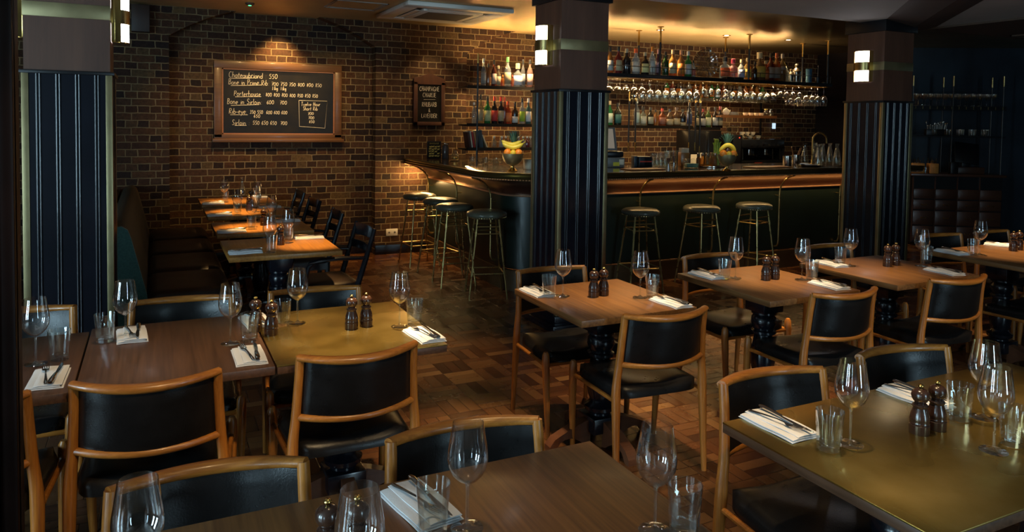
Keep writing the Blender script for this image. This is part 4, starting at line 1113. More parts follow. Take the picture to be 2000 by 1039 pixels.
# ------------------------------------------------------------------ hanging glass rack above the bar
GY0, GY1, GX0, GX1, GZ = 7.20, 7.68, 4.5, 8.42, 2.212
g = thing('hanging_rack', 'black steel rack hung from the ceiling with bottles above and glasses below', 'shelf')
m = MB(); m.box(GX0, GX1, GY0, GY1, GZ - .022, GZ, bev=.003); m.build('shelf_board', 'black', g)
MB().box(GX0 + .01, GX1 - .01, GY0 + .02, GY1 - .02, GZ - .026, GZ - .0225).build('brass_underside', 'brass', g, smooth=False)
MB().box(GX0, GX1, GY0 - .002, GY0 + .012, GZ - .040, GZ + .004, bev=.002).build('front_edge', 'black', g)
m = MB()
for y in (GY0 + .01,):
    m.tube([(GX0, y, GZ + .095), (GX1 - .02, y, GZ + .095)], .004, 6)
    for i in range(10): x = GX0 + .02 + i * (GX1 - GX0 - .05) / 9; m.tube([(x, y, GZ), (x, y, GZ + .095)], .0035, 6)
m.build('guard_rail', 'black', g)
for x in (4.62, 5.495, 6.91, 8.34):
    for y in (GY0 + .02, GY1 - .02):
        MB().tube([(x, y, GZ), (x, y, ZC - .19)], .013, 10).build('post', 'black', g)
        m = MB(); m.tube([(x, y, ZC - .19), (x, y, ZC)], .0125, 10); m.lathe([(.013, -.02), (.013, -.008), (.04, -.006), (.04, 0)], 16, (x, y, ZC)); m.build('post_sleeve', 'brasspol', g)
rows = [GY0 + .06, GY0 + .20, GY0 + .34]
m = MB()
x = GX0 + .05
while x < GX1 - .05:
    for dx in (-.022, .022): m.tube([(x + dx, GY0 + .01, GZ - .052), (x + dx, GY1 - .01, GZ - .052)], .0028, 6)
    m.tube([(x - .022, GY0 + .02, GZ - .052), (x - .022, GY0 + .02, GZ - .02)], .0025, 5)
    x += .118
rl = m.build('glass_rail', 'brasspol', g); rl['kind'] = 'stuff'
def hang(bowl, foot=.034, stem=.09):
    """upside-down stemmed glass hung by its foot, z=0 at the foot"""
    o = [(0, .003), (foot, .002), (foot, 0), (.010, -.004), (.0038, -.010), (.0034, -stem), (.008, -stem - .006)] + [(r_, -stem - z_) for r_, z_ in bowl]
    i = [(r_ - .001, -stem - z_) for r_, z_ in reversed(bowl)] + [(0, -stem - .012)]
    return MB().lathe(o + i, 20)
HB = {'coupe': ([(.03, .012), (.046, .028), (.05, .045)], .033, .085), 'wine': ([(.024, .012), (.042, .037), (.047, .065), (.040, .115), (.036, .130)], .034, .10),
      'small': ([(.022, .010), (.034, .03), (.036, .05), (.031, .085)], .031, .07),
      'balloon': ([(.028, .012), (.047, .037), (.054, .070), (.048, .12), (.042, .150)], .035, .11)}
hp = {}
for k_, (b_, f_, s_) in HB.items():
    o = hang(b_, f_, s_).build('hanging_glass', 'hangglass', None, ang=75); o['category'] = 'glass'; hp[k_] = Proto(o)
HL = {'coupe': 'wide champagne coupe', 'wine': 'wine glass', 'small': 'small wine glass', 'balloon': 'large wine glass'}
def kind_at(x): 
    if x < 5.30: return 'coupe'
    if x < 6.12: return 'balloon'
    if x < 6.65: return 'small'
    if x < 7.40: return 'wine'
    if x < 7.86: return 'small'
    return 'balloon'
x = GX0 + .05; nh = 0
while x < GX1 - .05:
    for j, y in enumerate(rows):
        if x < 4.65 and j > 1: continue
        k_ = kind_at(x)
        hp[k_].put((x, y, GZ - .050), 0, '%s in the %s row of the hanging rack, %s from the right' % (HL[k_], ('front', 'middle', 'rear')[j], nth(int(round((GX1 - .09 - x) / .118)))), 'glasses hanging from the rack'); nh += 1
    x += .118

# ------------------------------------------------------------------ wall shelves behind the bar
SY0, SY1 = 8.22, 8.50
def shelf(x0, x1, z, label, mat='shelf', y0=SY0, y1=SY1):
    t = thing('wall_shelf', label, 'shelf', (0, 0, 0))
    MB().box(x0, x1, y0, y1, z - .022, z, bev=.002).build('board', mat, t)
    MB().box(x0, x1, y0 - .006, y0 + .004, z - .027, z + .012).build('front_rail', mat, t, smooth=False)
    return t
ZT, ZM, ZL, ZW, ZCUP = 2.052, 1.590, 1.296, 1.575, 1.755
shelf(3.40, 5.0, ZT, 'top wall shelf of bottles left of the central pillar'); shelf(3.40, 6.86, ZM, 'middle wall shelf of bottles running behind the central pillar'); shelf(3.40, 4.9, ZL, 'lower wall shelf holding books and small bottles')
shelf(5.9, 8.4, ZT - .06, 'wall shelf hidden behind the hanging glasses')
shelf(6.90, 7.36, ZW, 'short shelf of wine bottles left of the coffee machine')
shelf(7.36, 8.45, ZCUP, 'orange wood shelf of white crockery above the coffee machine', 'shelfwood')
def shelf_post(px, zb, zt, lab, y=SY0 - .02):
    x = on_y(px, 250, y).x
    t = thing('shelf_post', lab, 'post', (x, y, 0))
    MB().tube([(0, 0, zb + .12), (0, 0, zt - .12)], .012, 10).build('rod', 'black', t)
    MB().tube([(0, 0, zb), (0, 0, zb + .12)], .011, 10).build('brass_tip', 'brasspol', t)
    MB().tube([(0, 0, zt - .12), (0, 0, zt)], .011, 10).build('brass_tip', 'brasspol', t)
for px, zb, zt, lab in [(932, .92, 2.45, 'thin upright at the left end of the bottle shelves'), (1228, 1.25, 2.05, 'upright behind the bar, left of a close pair'), (1241, 1.25, 2.05, 'upright behind the bar, right of a close pair'),
                        (1346, 1.25, 2.05, 'upright at the right end of the middle shelf, first'), (1358, 1.25, 2.05, 'upright at the right end of the middle shelf, second'), (1367, 1.2, 2.05, 'upright beside the wine bottles')]:
    shelf_post(px, zb, zt, lab)
o = MB().box(8.68, 8.70, 8.78, 8.80, .9, 2.1).build('wall_conduit', 'black', smooth=False); tag(o, 'thin black vertical conduit on the brick wall right of the coffee machine', 'conduit')

# ------------------------------------------------------------------ bottles
def bottle(x, y, z, h, r_, gcol, ccol, lcol, lab, group, shape='round', lz=(.12, .5), cap=.13):
    t = thing('bottle', lab, 'bottle', (x, y, z), random.uniform(-.2, .2), group)
    if shape == 'round': pr = [(0, 0), (r_ * .9, 0), (r_, .01), (r_, h * .52), (r_ * .93, h * .60), (r_ * .5, h * .70), (r_ * .34, h * .76), (r_ * .32, h * .90), (r_ * .36, h * .905), (0, h * .91)]
    elif shape == 'squat': pr = [(0, 0), (r_ * .92, 0), (r_, .01), (r_, h * .50), (r_ * .85, h * .60), (r_ * .35, h * .68), (r_ * .3, h * .84), (0, h * .85)]
    elif shape == 'wine': pr = [(0, 0), (r_ * .95, 0), (r_, .01), (r_, h * .58), (r_ * .8, h * .66), (r_ * .38, h * .76), (r_ * .35, h * .93), (0, h * .94)]
    else: pr = [(0, 0), (r_ * .9, 0), (r_, .012), (r_ * .97, h * .62), (r_ * .6, h * .69), (r_ * .33, h * .74), (r_ * .33, h * .9), (0, h * .9)]
    MB().lathe(pr, 22).build('body', colmat('g', gcol), t, ang=50)
    top = pr[-1][1]; rc = r_ * (.42 if shape != 'squat' else .45)
    MB().lathe([(rc, top - h * cap * .55), (rc, h * .985), (rc * .85, h), (0, h)], 16).build('cap', colmat('c', ccol), t, ang=40)
    if lcol:
        m = MB(); a0, a1 = -PI * .95, -PI * .05; n = 14; R = r_ + .0008
        m.grid(lambda u, v: Vector((R * math.cos(a0 + (a1 - a0) * u), R * math.sin(a0 + (a1 - a0) * u), h * (lz[0] + (lz[1] - lz[0]) * v))), n, 3)
        o = m.build('label', colmat('l', lcol), t); s = o.modifiers.new('thickness', 'SOLIDIFY'); s.thickness = .0006; s.offset = 1
    return t
CL, DK, AM, GR, RD = (.80, .84, .84), (.05, .03, .03), (.75, .33, .08), (.06, .42, .12), (.45, .05, .04)
WH, CR, BK, OR, LM = (.50, .49, .45), (.48, .38, .22), (.02, .02, .02), (.6, .2, .03), (.35, .5, .04)
def row(items, y, z, group, where):
    for it in items:
        px, top, w_, g_, c_, l_, desc = it[:7]; kw = it[7] if len(it) > 7 else {}
        b_ = on_y(px, 200, y); h = on_y(px, top, y).z - z; wd = (on_y(px + w_ / 2, 200, y).x - on_y(px - w_ / 2, 200, y).x) * .93
        bottle(b_.x, y, z + .001, h, wd / 2, g_, c_, l_, desc + ' ' + where, group, **kw)
row([(1190, 92, 11, AM, BK, WH, 'cream-labelled bottle next to the central pillar'), (1206, 91, 13, RD, BK, CR, 'dark red bottle with cream label, left end'), (1222, 95, 15, DK, CR, None, 'big black bottle with gold neck'),
     (1240, 95, 15, CL, (.8, .12, .03), (.78, .6, .45), 'clear bottle with bright red cap'), (1258, 102, 14, DK, CR, (.75, .62, .25), 'black bottle with wide cream label'), (1272, 91, 12, CL, OR, WH, 'clear bottle with white label and orange neck'),
     (1283.5, 96, 10, (.2, .06, .1), (.6, .3, .25), (.3, .2, .25), 'plum dark bottle beside the first rack post'), (1298, 101, 11, (.04, .16, .05), BK, None, 'dark green bottle without label right of the post'),
     (1312, 97, 13, AM, (.7, .4, .2), CR, 'olive amber bottle with cream label'), (1328, 98, 12, AM, (.6, .3, .15), OR, 'amber bottle with orange label'), (1342, 100, 12, GR, WH, WH, 'green bottle with white cap and tall white label'),
     (1352.5, 118, 8, CL, BK, (.4, .1, .06), 'slim clear bottle left of the crystal plate'),
     (1414, 111, 17, CL, BK, (.8, .15, .05), 'squat clear bottle with red label right of the crystal plate', {'shape': 'squat'}), (1430, 115, 15, (.9, .6, .6), (.5, .05, .1), None, 'squat pink-topped clear bottle', {'shape': 'squat'}),
     (1446, 116, 11, CL, CR, (.35, .4, .6), 'clear bottle with blue label and gold stopper'), (1458, 113, 12, (.9, .6, .2), CR, (.6, .4, .08), 'golden bottle left of the middle rack post'),
     (1472, 120, 9, DK, BK, None, 'small dark bottle right of the middle rack post'), (1481, 102, 19, (.35, .15, .05), CR, (.45, .3, .05), 'large dark decanter-shaped bottle', {'shape': 'squat'}), (1493.5, 119, 11, (.8, .25, .05), CR, (.7, .2, .05), 'short orange red bottle'),
     (1503, 104, 12, RD, BK, WH, 'red bottle with white shoulder label'), (1514.5, 103.5, 12, AM, (.7, .2, .1), WH, 'amber bottle with cream label and red cap'), (1526, 105, 12, (.5, .4, .2), WH, WH, 'brown bottle with pale shoulder label', {'lz': (.42, .55)}),
     (1535, 128, 7, CL, BK, None, 'tiny clear bottle near the cocktail shakers')],
    GY0 + .13, GZ, 'bottles on the hanging rack', 'on the rack')
row([(943.6, 114, 10, CL, CL, WH, 'slim clear bottle at the left end'), (953, 124, 9, (.5, .2, .06), BK, None, 'brown bottle, second'), (964, 117.5, 10, (.35, .08, .05), BK, (.6, .45, .35), 'dark red bottle, third'),
     (972.8, 128, 9, (.8, .65, .4), CR, CR, 'short cream-labelled bottle, fourth'), (981, 146, 7, (.9, .3, .05), OR, None, 'tiny orange bottle'), (990.6, 111.5, 13, CL, (.1, .3, .1), CR, 'tall brightly lit bottle with green cap'),
     (1000, 146, 6, (.9, .3, .1), (.6, .1, .05), None, 'tiny red bottle'), (1010.5, 124, 18, CL, (.8, .55, .3), (.95, .95, 1), 'wide clear bottle with glowing white label', {'shape': 'squat'}), (1020.5, 116.5, 9, (.5, .5, .5), BK, (.3, .3, .3), 'patterned bottle with dark cap'),
     (1034, 117, 12, (.9, .6, .5), BK, (.8, .5, .38), 'pink bottle with peach label next to the pillar')], 8.36, ZT, 'bottles on the top wall shelf', 'on the top wall shelf')
row([(926, 200, 9, CL, CL, None, 'clear bottle at the left end', {'cap': .05}), (939, 185, 11, (.8, .7, .4), BK, CR, 'pale bottle beside the upright'), (952.5, 189, 13, GR, BK, (.55, .6, .3), 'bright green bottle'), (966, 188.5, 12, DK, (.7, .05, .03), (.6, .05, .04), 'black bottle with red emblem and red cap'),
     (978.5, 189, 11, DK, (.7, .05, .03), CR, 'dark bottle with cream label and red cap'), (986, 190, 8, (.5, .1, .05), (.6, .08, .04), None, 'dark red bottle behind the others'), (992.5, 198, 13, (.85, .15, .03), (.7, .1, .03), (.8, .2, .05), 'orange red bottle with round label'),
     (1006, 199, 12, (.08, .04, .02), BK, (.65, .65, .6), 'dark brown bottle with round white label', {'lz': (.08, .35)}), (1020, 192, 11, CL, BK, LM, 'clear bottle with lime green label'), (1032, 192, 11, (.15, .3, .3), (.7, .7, .7), (.75, .7, .7), 'dark teal bottle with white label next to the pillar'),
     (1191.5, 197, 11, GR, CR, (.6, .75, .6), 'green bottle with pale label just right of the pillar'), (1207, 201, 13, (.03, .05, .04), BK, (.05, .16, .14), 'black bottle with dark teal label'),
     (1244, 193, 10, CL, (.7, .8, .75), (.55, .7, .65), 'tall clear bottle with teal print'), (1256.5, 208, 12, (.7, .75, .65), BK, (.68, .68, .55), 'clear jar-like bottle with off-white label', {'shape': 'squat'}), (1271, 210, 11, (.06, .05, .03), BK, (.4, .4, .3), 'dark brown bottle with grey label'),
     (1281, 214, 8, AM, BK, None, 'small amber bottle'), (1294, 212, 12, (.6, .15, .05), (.5, .05, .03), (.35, .15, .1), 'reddish bottle with dark label'), (1308.6, 213, 13, (.35, .18, .08), BK, CR, 'brown bottle with wide cream label, left twin', {'lz': (.1, .42)}),
     (1321.7, 210, 13, (.35, .18, .08), (.1, .06, .05), CR, 'brown bottle with wide cream label, right twin', {'lz': (.1, .42)}), (1334, 213, 11, DK, BK, CR, 'black bottle with low cream label', {'lz': (.05, .24)}), (1347, 199, 9, (.7, .75, .8), CR, (.08, .1, .22), 'tall bottle with navy label at the right end')],
    8.36, ZM, 'bottles on the middle wall shelf', 'on the middle wall shelf')
row([(1363, 211, 9, (.05, .08, .03), BK, CR, 'dark wine bottle with cream label, first'), (1374, 213, 9, (.05, .03, .04), (.3, .04, .05), WH, 'dark wine bottle with white label, second'), (1384, 209, 10, (.2, .35, .08), (.2, .12, .06), (.7, .7, .45), 'green wine bottle'),
     (1397.5, 209, 10, DK, BK, WH, 'dark wine bottle with white label, fourth'), (1407, 208, 9, DK, (.3, .04, .05), CR, 'dark wine bottle with red capsule')], 8.36, ZW, 'wine bottles on the short shelf', 'on the short shelf')
# bottles seen dimly behind the hanging glasses
cols = [(GR, 'green'), (AM, 'amber'), ((.8, .25, .05), 'orange red'), (CL, 'clear'), (DK, 'black'), (RD, 'red')]
for i, px in enumerate(range(1302, 1500, 11)):
    g_, nm = cols[(i * 5 + i // 3) % 6]; x = on_y(px, 180, 8.36).x
    bottle(x, 8.36, ZT - .059, .27, .036, g_, BK, WH if i % 2 else OR, '%s bottle behind the hanging glasses, %s from the left' % (nm, nth(i)), 'bottles behind the hanging glasses')
# ------------------------------------------------------------------ books and small bottles on the lower shelf
for i, (px, h_, w_, tilt, col, lab) in enumerate([(914, .20, .018, -.16, (.06, .02, .015), 'dark brown book leaning at the left end of the lower shelf'), (918.5, .21, .016, -.17, (.55, .5, .42), 'thin pale book, second on the lower shelf'),
        (922.5, .205, .018, -.17, (.4, .03, .03), 'red book leaning on the lower shelf'), (926.5, .20, .018, -.18, (.5, .3, .15), 'tan book leaning on the lower shelf'),
        (936, .22, .055, -.13, (.02, .05, .08), 'thick navy book behind the upright'), (948, .175, .014, -.42, (.75, .55, .3), 'cream book leaning far over on the lower shelf')]):
    x = on_y(px, 288, 8.34).x
    t = thing('book', lab, 'book', (x, 8.34, ZL + .002), 0, 'books on the lower shelf')
    R = Matrix.Rotation(tilt, 4, 'Y')
    lift = abs(math.sin(tilt)) * w_ / 2 + .001
    MB().box(-w_ / 2, w_ / 2, -.075, .075, lift, h_, R, bev=.0015).build('cover', colmat('b', col), t)
    MB().box(-w_ / 2 + .002, w_ / 2 - .002, -.070, .0765, lift + .004, h_ + .0015, R).build('pages', 'paper', t, smooth=False)
def small_bottle(px, ins, lab):
    x = on_y(px, 270, 8.33).x; t = thing('cork_bottle', lab, 'bottle', (x, 8.33, ZL + .001), 0, 'small corked bottles on the lower shelf')
    MB().lathe([(0, 0), (.032, 0), (.035, .006), (.035, .075), (.028, .095), (.013, .108), (.013, .125), (0, .126)], 20).build('body', colmat('g', ins), t, ang=60)
    MB().lathe([(.012, .120), (.016, .128), (.016, .148), (0, .15)], 14).build('stopper', 'ivory', t)
for px, ins, lab in [(965, (.8, .7, .5), 'corked small bottle with pale liquid, leftmost'), (980, CL, 'corked small clear bottle, second'), (988, (.8, .6, .3), 'corked small bottle with honey liquid'),
                     (1013, CL, 'corked small clear bottle behind the pineapple leaves'), (1022, (.5, .4, .3), 'corked small smoky bottle'), (1029.5, (.25, .05, .05), 'corked small bottle with dark red liquid'), (1036, (.6, .5, .4), 'corked small bottle next to the pillar')]:
    small_bottle(px, ins, lab)

# ------------------------------------------------------------------ fruit bowls
def sphere(m, c, r_, seg=20, sz=1.0):
    pr = [(r_ * math.sin(PI * k / 12), -r_ * sz * math.cos(PI * k / 12)) for k in range(13)]; pr[0] = (0, pr[0][1]); pr[-1] = (0, pr[-1][1]); m.lathe(pr, seg, c); return m
def fruit(nm, mat, c, r_, lab, cat, grp, sz=1.0):
    t = sphere(MB(), (0, 0, 0), r_, 20, sz).build(nm, mat, None, ang=None); t.location = c; tag(t, lab, cat, grp); return t
def banana(c, L, bend, rz, lab, grp, tilt=0, up=True):
    m = MB(); n = 13; pts = []; rad = []
    for i in range(n):
        u = -1 + 2 * i / (n - 1); pts.append(Vector((u * L / 2, 0, bend * u * u * (1 if up else -1)))); rad.append(.019 * (1 - abs(u) ** 4) ** .6 + .0045)
    pts.append(Vector((L / 2 + .022, 0, bend * 1.4 * (1 if up else -1)))); rad.append(.004)
    m.tube(pts, rad, 8); o = m.build('banana', 'banana', None, ang=50); o.location = c; o.rotation_euler = (tilt, 0, rz); tag(o, lab, 'banana', grp); return o
def bowl_of_fruit(px, py, s, which, upb):
    p = on_z(px, py, TOPZ); x, y = p.x, p.y; q = s
    b = thing('footed_bowl', 'bronze footed fruit bowl %s' % which, 'bowl', (x, y, TOPZ))
    MB().lathe([(0, 0), (.050 * q, 0), (.052 * q, .006), (.040 * q, .014), (.020 * q, .028), (.016 * q, .045), (.020 * q, .055)], 28).build('foot', 'brasspol', b, ang=50)
    MB().lathe([(0, .052), (.022 * q, .053), (.055 * q, .066), (.085 * q, .095), (.100 * q, .135), (.104 * q, .168), (.100 * q, .168), (.096 * q, .137), (.08 * q, .10), (.052 * q, .073), (0, .064)], 36).build('cup', 'brassdull', b, ang=60)
    z = TOPZ + .168; G = 'fruit in the bowl %s' % which
    rx, ry = CAM[0][0], CAM[0][1]   # sideways direction as seen from the dining room
    def P(dx, dy, dz): return (x + dx * .9 - dy * -.44, y - dx * .44 + dy * .9, z + dz)
    fruit('orange', 'orange', P(-.050, -.045, .010), .037, 'left orange in the fruit bowl %s' % which, 'orange', G)
    fruit('orange', 'orange', P(.055, -.040, .010), .036, 'right orange in the fruit bowl %s' % which, 'orange', G)
    fruit('lemon', 'lemon', P(.004, -.060, .006), .029, 'yellow lemon between the oranges in the bowl %s' % which, 'lemon', G, 1.12)
    fruit('orange', 'orange', P(.0, .045, .005), .037, 'orange at the back of the fruit bowl %s' % which, 'orange', G)
    if upb:
        banana(P(0, -.035, .058), .20, .042, -.44, 'lower banana lying across the fruit bowl %s' % which, G)
        banana(P(-.012, -.010, .085), .19, .040, -.50, 'upper banana lying across the fruit bowl %s' % which, G, .3)
    else:
        banana(P(0, -.030, .098), .17, .075, -.44, 'banana arched over the oranges in the bowl %s' % which, G, .2, False)
        fruit('lime', 'celery', P(.06, .0, .055), .028, 'green lime on the fruit in the bowl %s' % which, 'lime', G)
        fruit('avocado', 'millwood', P(.0, -.02, .045), .028, 'dark avocado under the arched banana', 'avocado', G)
    pa = thing('pineapple', 'pineapple with spiky green crown in the fruit bowl %s' % which, 'pineapple', P(.01, .035, .03), 0, None)
    sphere(MB(), (0, 0, .01), .042, 20, 1.25).build('fruit_body', 'pineapple', pa, ang=None)
    m = MB(); rr = random.Random(int(px))
    for k in range(30):
        a = k * 2.4; lvl = k / 30; L = .15 * (1 - .35 * abs(lvl - .55)); sp = (1 - lvl) * .9 + .12; w_ = .011
        pts = []
        for i in range(7):
            u = i / 6; rr_ = .012 + L * sp * (u ** 1.1) * .55; z_ = .052 + .02 * lvl + L * (u * (1.0 - .30 * sp * u * u))
            pts.append((rr_, z_))
        vs = []; ca, sa = math.cos(a), math.sin(a)
        for i, (r__, z__) in enumerate(pts):
            ww = w_ * (1 - (i / 6) ** 1.6) + .0006
            for s_, dz in ((-1, 0), (0, -.003), (1, 0), (0, .001)): vs.append(Vector((r__ * ca - s_ * ww * sa, r__ * sa + s_ * ww * ca, z__ + dz)))
        fs = []
        for i in range(6):
            for j in range(4): a_ = i * 4 + j; b2 = i * 4 + (j + 1) % 4; fs.append((a_, b2, b2 + 4, a_ + 4))
        m.add(vs, fs)
    o = m.build('leaf_crown', 'pineleaf', pa, ang=60)
bowl_of_fruit(1001, 334, 1.0, 'left of the central pillar', True)
bowl_of_fruit(1419, 334, .92, 'before the coffee machine', False)

# ------------------------------------------------------------------ things on the bar
def on_bar(px, py=326): p = on_z(px, py, TOPZ); return p.x, p.y
def hgt(px, py, y): return on_y(px, py, y).z - TOPZ
# left run
x, y = 3.18, 8.10
t = thing('spice_jar', 'tall dark glass jar on the bar beside the framed card', 'jar', (x - .02, 8.30, TOPZ))
MB().lathe([(0, 0), (.04, 0), (.042, .005), (.042, .14), (.036, .155), (.036, .175), (0, .176)], 24).build('body', colmat('g', (.2, .18, .18)), t); MB().lathe([(.037, .17), (.04, .175), (.04, .195), (0, .2)], 20).build('lid', 'steel', t)
t = thing('straw_jar', 'glass jar with gold straws on a saucer at the far end of the bar', 'jar', (3.16, 7.98, TOPZ))
MB().lathe([(0, 0), (.05, 0), (.07, .008), (.07, .011), (.05, .004), (0, .004)], 28).build('saucer', 'tumbler', t)
MB().lathe([(0, .006), (.034, .006), (.042, .03), (.040, .075), (.024, .11), (.023, .125), (.021, .125), (.022, .11), (.038, .075), (.040, .03), (0, .012)], 24).build('jar_body', 'tumbler', t)
MB().lathe([(0, .013), (.036, .02), (.038, .04), (.03, .05), (0, .052)], 20).build('gold_contents', 'gold', t)
m = MB(); m.tube([(0, 0, .02), (.004, 0, .235)], .0022, 6); m.tube([(.006, .004, .02), (-.003, .006, .215)], .0022, 6); m.build('gold_straw', 'gold', t)
for i, (px, py, kd) in enumerate([(922, 318, 'a'), (938, 321, 'b'), (948, 320, 'a'), (958, 322, 'b'), (968, 321, 'a'), (978, 322, 'b')]):
    x, y = on_bar(px, py)
    prf = [(0, 0), (.026, 0), (.03, .01), (.033, .07), (.031, .07), (.028, .012), (0, .01)] if kd == 'a' else [(0, 0), (.025, .002), (.005, .006), (.005, .02), (.03, .035), (.036, .065), (.034, .065), (.028, .037), (0, .026)]
    o = MB().lathe(prf, 22).build('small_glass', 'tumbler', None, ang=60); o.location = (x, min(y, 8.4), TOPZ); tag(o, 'small %s glass on the left run of the bar, %s from the wall' % ('straight' if kd == 'a' else 'footed', ['first', 'second', 'third', 'fourth', 'fifth', 'sixth'][i]), 'glass', 'small glasses on the left run of the bar')
o = MB().lathe([(0, 0), (.04, 0), (.045, .01), (.052, .10), (.049, .10), (.042, .012), (0, .01)], 28).build('ice_bucket', 'ivory', None); x, y = on_bar(1031, 331); o.location = (x, y, TOPZ); tag(o, 'small pale tub beside the fruit bowl, against the pillar edge', 'tub')
# right run, from the central pillar
t = thing('till', 'till with tilted screen and grey base beside the central pillar', 'till', (*on_bar(1196, 326), TOPZ), -.25)
MB().box(-.19, .11, -.08, .12, 0, .105, bev=.006).build('base', 'grey', t)
MB().box(-.10, .12, -.03, .12, .105, .17, Matrix.Rotation(.0, 4, 'X'), bev=.02).build('printer_cover', 'black', t)
MB().box(-.30, .045, -.012, .012, -.13, .13, Matrix.Translation((0, .03, .30)) @ Matrix.Rotation(-.35, 4, 'X'), bev=.008).build('screen_case', 'grey', t)
MB().box(-.28, .015, -.015, -.011, -.11, .11, Matrix.Translation((0, .03, .30)) @ Matrix.Rotation(-.35, 4, 'X')).build('screen', 'screen', t, smooth=False)
m = MB(); m.box(-.175, -.12, -.083, -.0795, .03, .085); m.build('red_sticker', 'redlabel', t, smooth=False)
m = MB(); m.box(-.02, .05, -.0835, -.080, .015, .055, Matrix.Rotation(-.0, 4, 'Y')); m.build('yellow_sticker', 'yellowtape', t, smooth=False)
m = MB(); m.box(.045, .10, -.0835, -.0795, .03, .085); m.build('white_sticker', 'ivory', t, smooth=False)
x, y = on_bar(1257, 326); t = thing('receipt_printer', 'small black receipt printer with red front edge on the bar', 'printer', (x, y, TOPZ), -.2)
MB().box(-.085, .075, -.06, .08, 0, .115, bev=.008).build('body', 'black', t); MB().box(-.07, .065, -.063, -.058, .055, .068).build('red_slot', 'redlabel', t, smooth=False); MB().box(-.13, -.09, -.04, .04, 0, .12, bev=.004).build('side_panel', 'bluewall', t)
k = 0
for j, (yy, zz) in enumerate(((6.46, 0), (6.46, .076), (6.57, 0))):
    for i in range(4):
        xx = on_y(1275 + i * 8.2, 318, yy).x; k += 1
        o = MB().lathe([(0, 0), (.024, 0), (.027, .006), (.031, .074), (.029, .074), (.025, .012), (0, .010)], 20).build('shot_tumbler', 'tumbler', None, ang=50); o.location = (xx, yy, TOPZ + zz + .0005)
        tag(o, 'short tumbler beside the receipt printer, %s, %s from the left' % (('front lower layer', 'front upper layer', 'rear row')[j], nth(i)), 'glass', 'short glasses beside the receipt printer')
for i, px in enumerate((1304, 1315, 1326)):
    xx = on_y(px, 300, 6.66).x; o = MB().lathe([(0, 0), (.03, 0), (.033, .01), (.038, .17), (.036, .17), (.030, .014), (0, .012)], 22).build('highball_glass', 'tumbler', None, ang=50); o.location = (xx, 6.66, TOPZ)
    tag(o, 'tall highball glass behind the cocktail measures, %s from the left' % nth(i), 'glass', 'tall glasses behind the cocktail measures')
for px, h_, lab in ((1305, .135, 'steel cocktail measure on the bar edge, left'), (1315.5, .155, 'steel cocktail measure on the bar edge, right')):
    x, y = on_bar(px, 335); o = MB().lathe([(0, .002), (.019, 0), (.020, .002), (.008, h_ * .55), (.008, h_ * .58), (.021, h_), (.0195, h_), (.006, h_ * .6), (0, h_ * .6)], 22).build('jigger', 'steel', None); o.location = (x, y, TOPZ); tag(o, lab, 'jigger', 'cocktail measures')
x, y = on_bar(1335, 325); t = thing('straw_holder', 'amber box of white straws on the bar', 'straw box', (x, y, TOPZ), -.3)
MB().box(-.05, .05, -.045, .045, 0, .155, bev=.004).build('amber_box', pm('amber_plastic', (.32, .13, .03), .3), t); m = MB()
for i in range(7):
    for j in range(5): m.tube([(-.04 + i * .0133, -.034 + j * .017, .02), (-.04 + i * .0133, -.034 + j * .017, .205)], .005, 6)
q = m.build('straws', 'ivory', t); q['kind'] = 'stuff'
x, y = on_bar(1350, 328); t = thing('garnish_box', 'clear box of herbs on the bar', 'box', (x, y, TOPZ), -.25)
MB().box(-.075, .07, -.05, .05, 0, .10, bev=.004).build('clear_box', 'tumbler', t); MB().box(-.065, .06, -.04, .04, .006, .05, bev=.01).build('herbs', 'pineleaf', t)
tr = on_bar(1386, 326); o = MB().lathe([(0, 0), (.15, 0), (.155, .004), (.155, .014), (.150, .014), (.148, .006), (0, .006)], 36).build('round_tray', 'steel', None); o.location = (tr[0] + .03, tr[1] + .02, TOPZ); tag(o, 'round steel tray carrying the syrup bottles', 'tray')
for i, (px, dy, col) in enumerate([(1364, .0, (.6, .25, .05)), (1372, .06, (.8, .5, .12)), (1381, -.02, (.9, .55, .1)), (1389, .05, (.9, .6, .15)), (1396, -.02, (.75, .4, .1))]):
    yy = tr[1] + .02 + dy; x = on_y(px, 318, yy).x
    t = thing('syrup_bottle', 'small %s syrup bottle with steel cap on the round tray, %s from the left' % (['brown', 'honey', 'golden', 'amber', 'pale orange'][i], ['first', 'second', 'third', 'fourth', 'fifth'][i]), 'bottle', (x, yy, TOPZ + .0065), 0, 'syrup bottles on the tray')
    MB().lathe([(0, 0), (.022, 0), (.024, .005), (.024, .085), (.016, .10), (.015, .115), (0, .116)], 18).build('body', colmat('g', col), t); MB().lathe([(.016, .108), (.018, .112), (.018, .142), (.012, .15), (0, .151)], 16).build('cap', 'steel', t)
x, y = on_bar(1399, 325); t = thing('celery_bunch', 'bunch of celery stalks standing in a glass', 'celery', (x, y, TOPZ))
MB().lathe([(0, 0), (.036, 0), (.04, .01), (.044, .13), (.042, .13), (.037, .014), (0, .012)], 24).build('glass', 'tumbler', t)
m = MB(); rr = random.Random(5)
for k in range(11):
    a = k * 2.4; r_ = .027 * math.sqrt((k + .5) / 11); x1, y1 = r_ * math.cos(a), r_ * math.sin(a); h_ = .26 + rr.uniform(-.02, .03)
    m.tube([(x1, y1, .014), (x1 * 1.05, y1 * 1.05, h_ * .6), (x1 * 1.25, y1 * 1.25, h_)], [.010, .009, .006], 7)
    for q in range(4): aa = rr.uniform(0, 6.28); m.tube([(x1 * 1.25, y1 * 1.25, h_ - .01), (x1 * 1.3 + .014 * math.cos(aa), y1 * 1.3 + .014 * math.sin(aa), h_ + .022)], [.003, .006], 5)
m.build('stalks', 'celery', t)
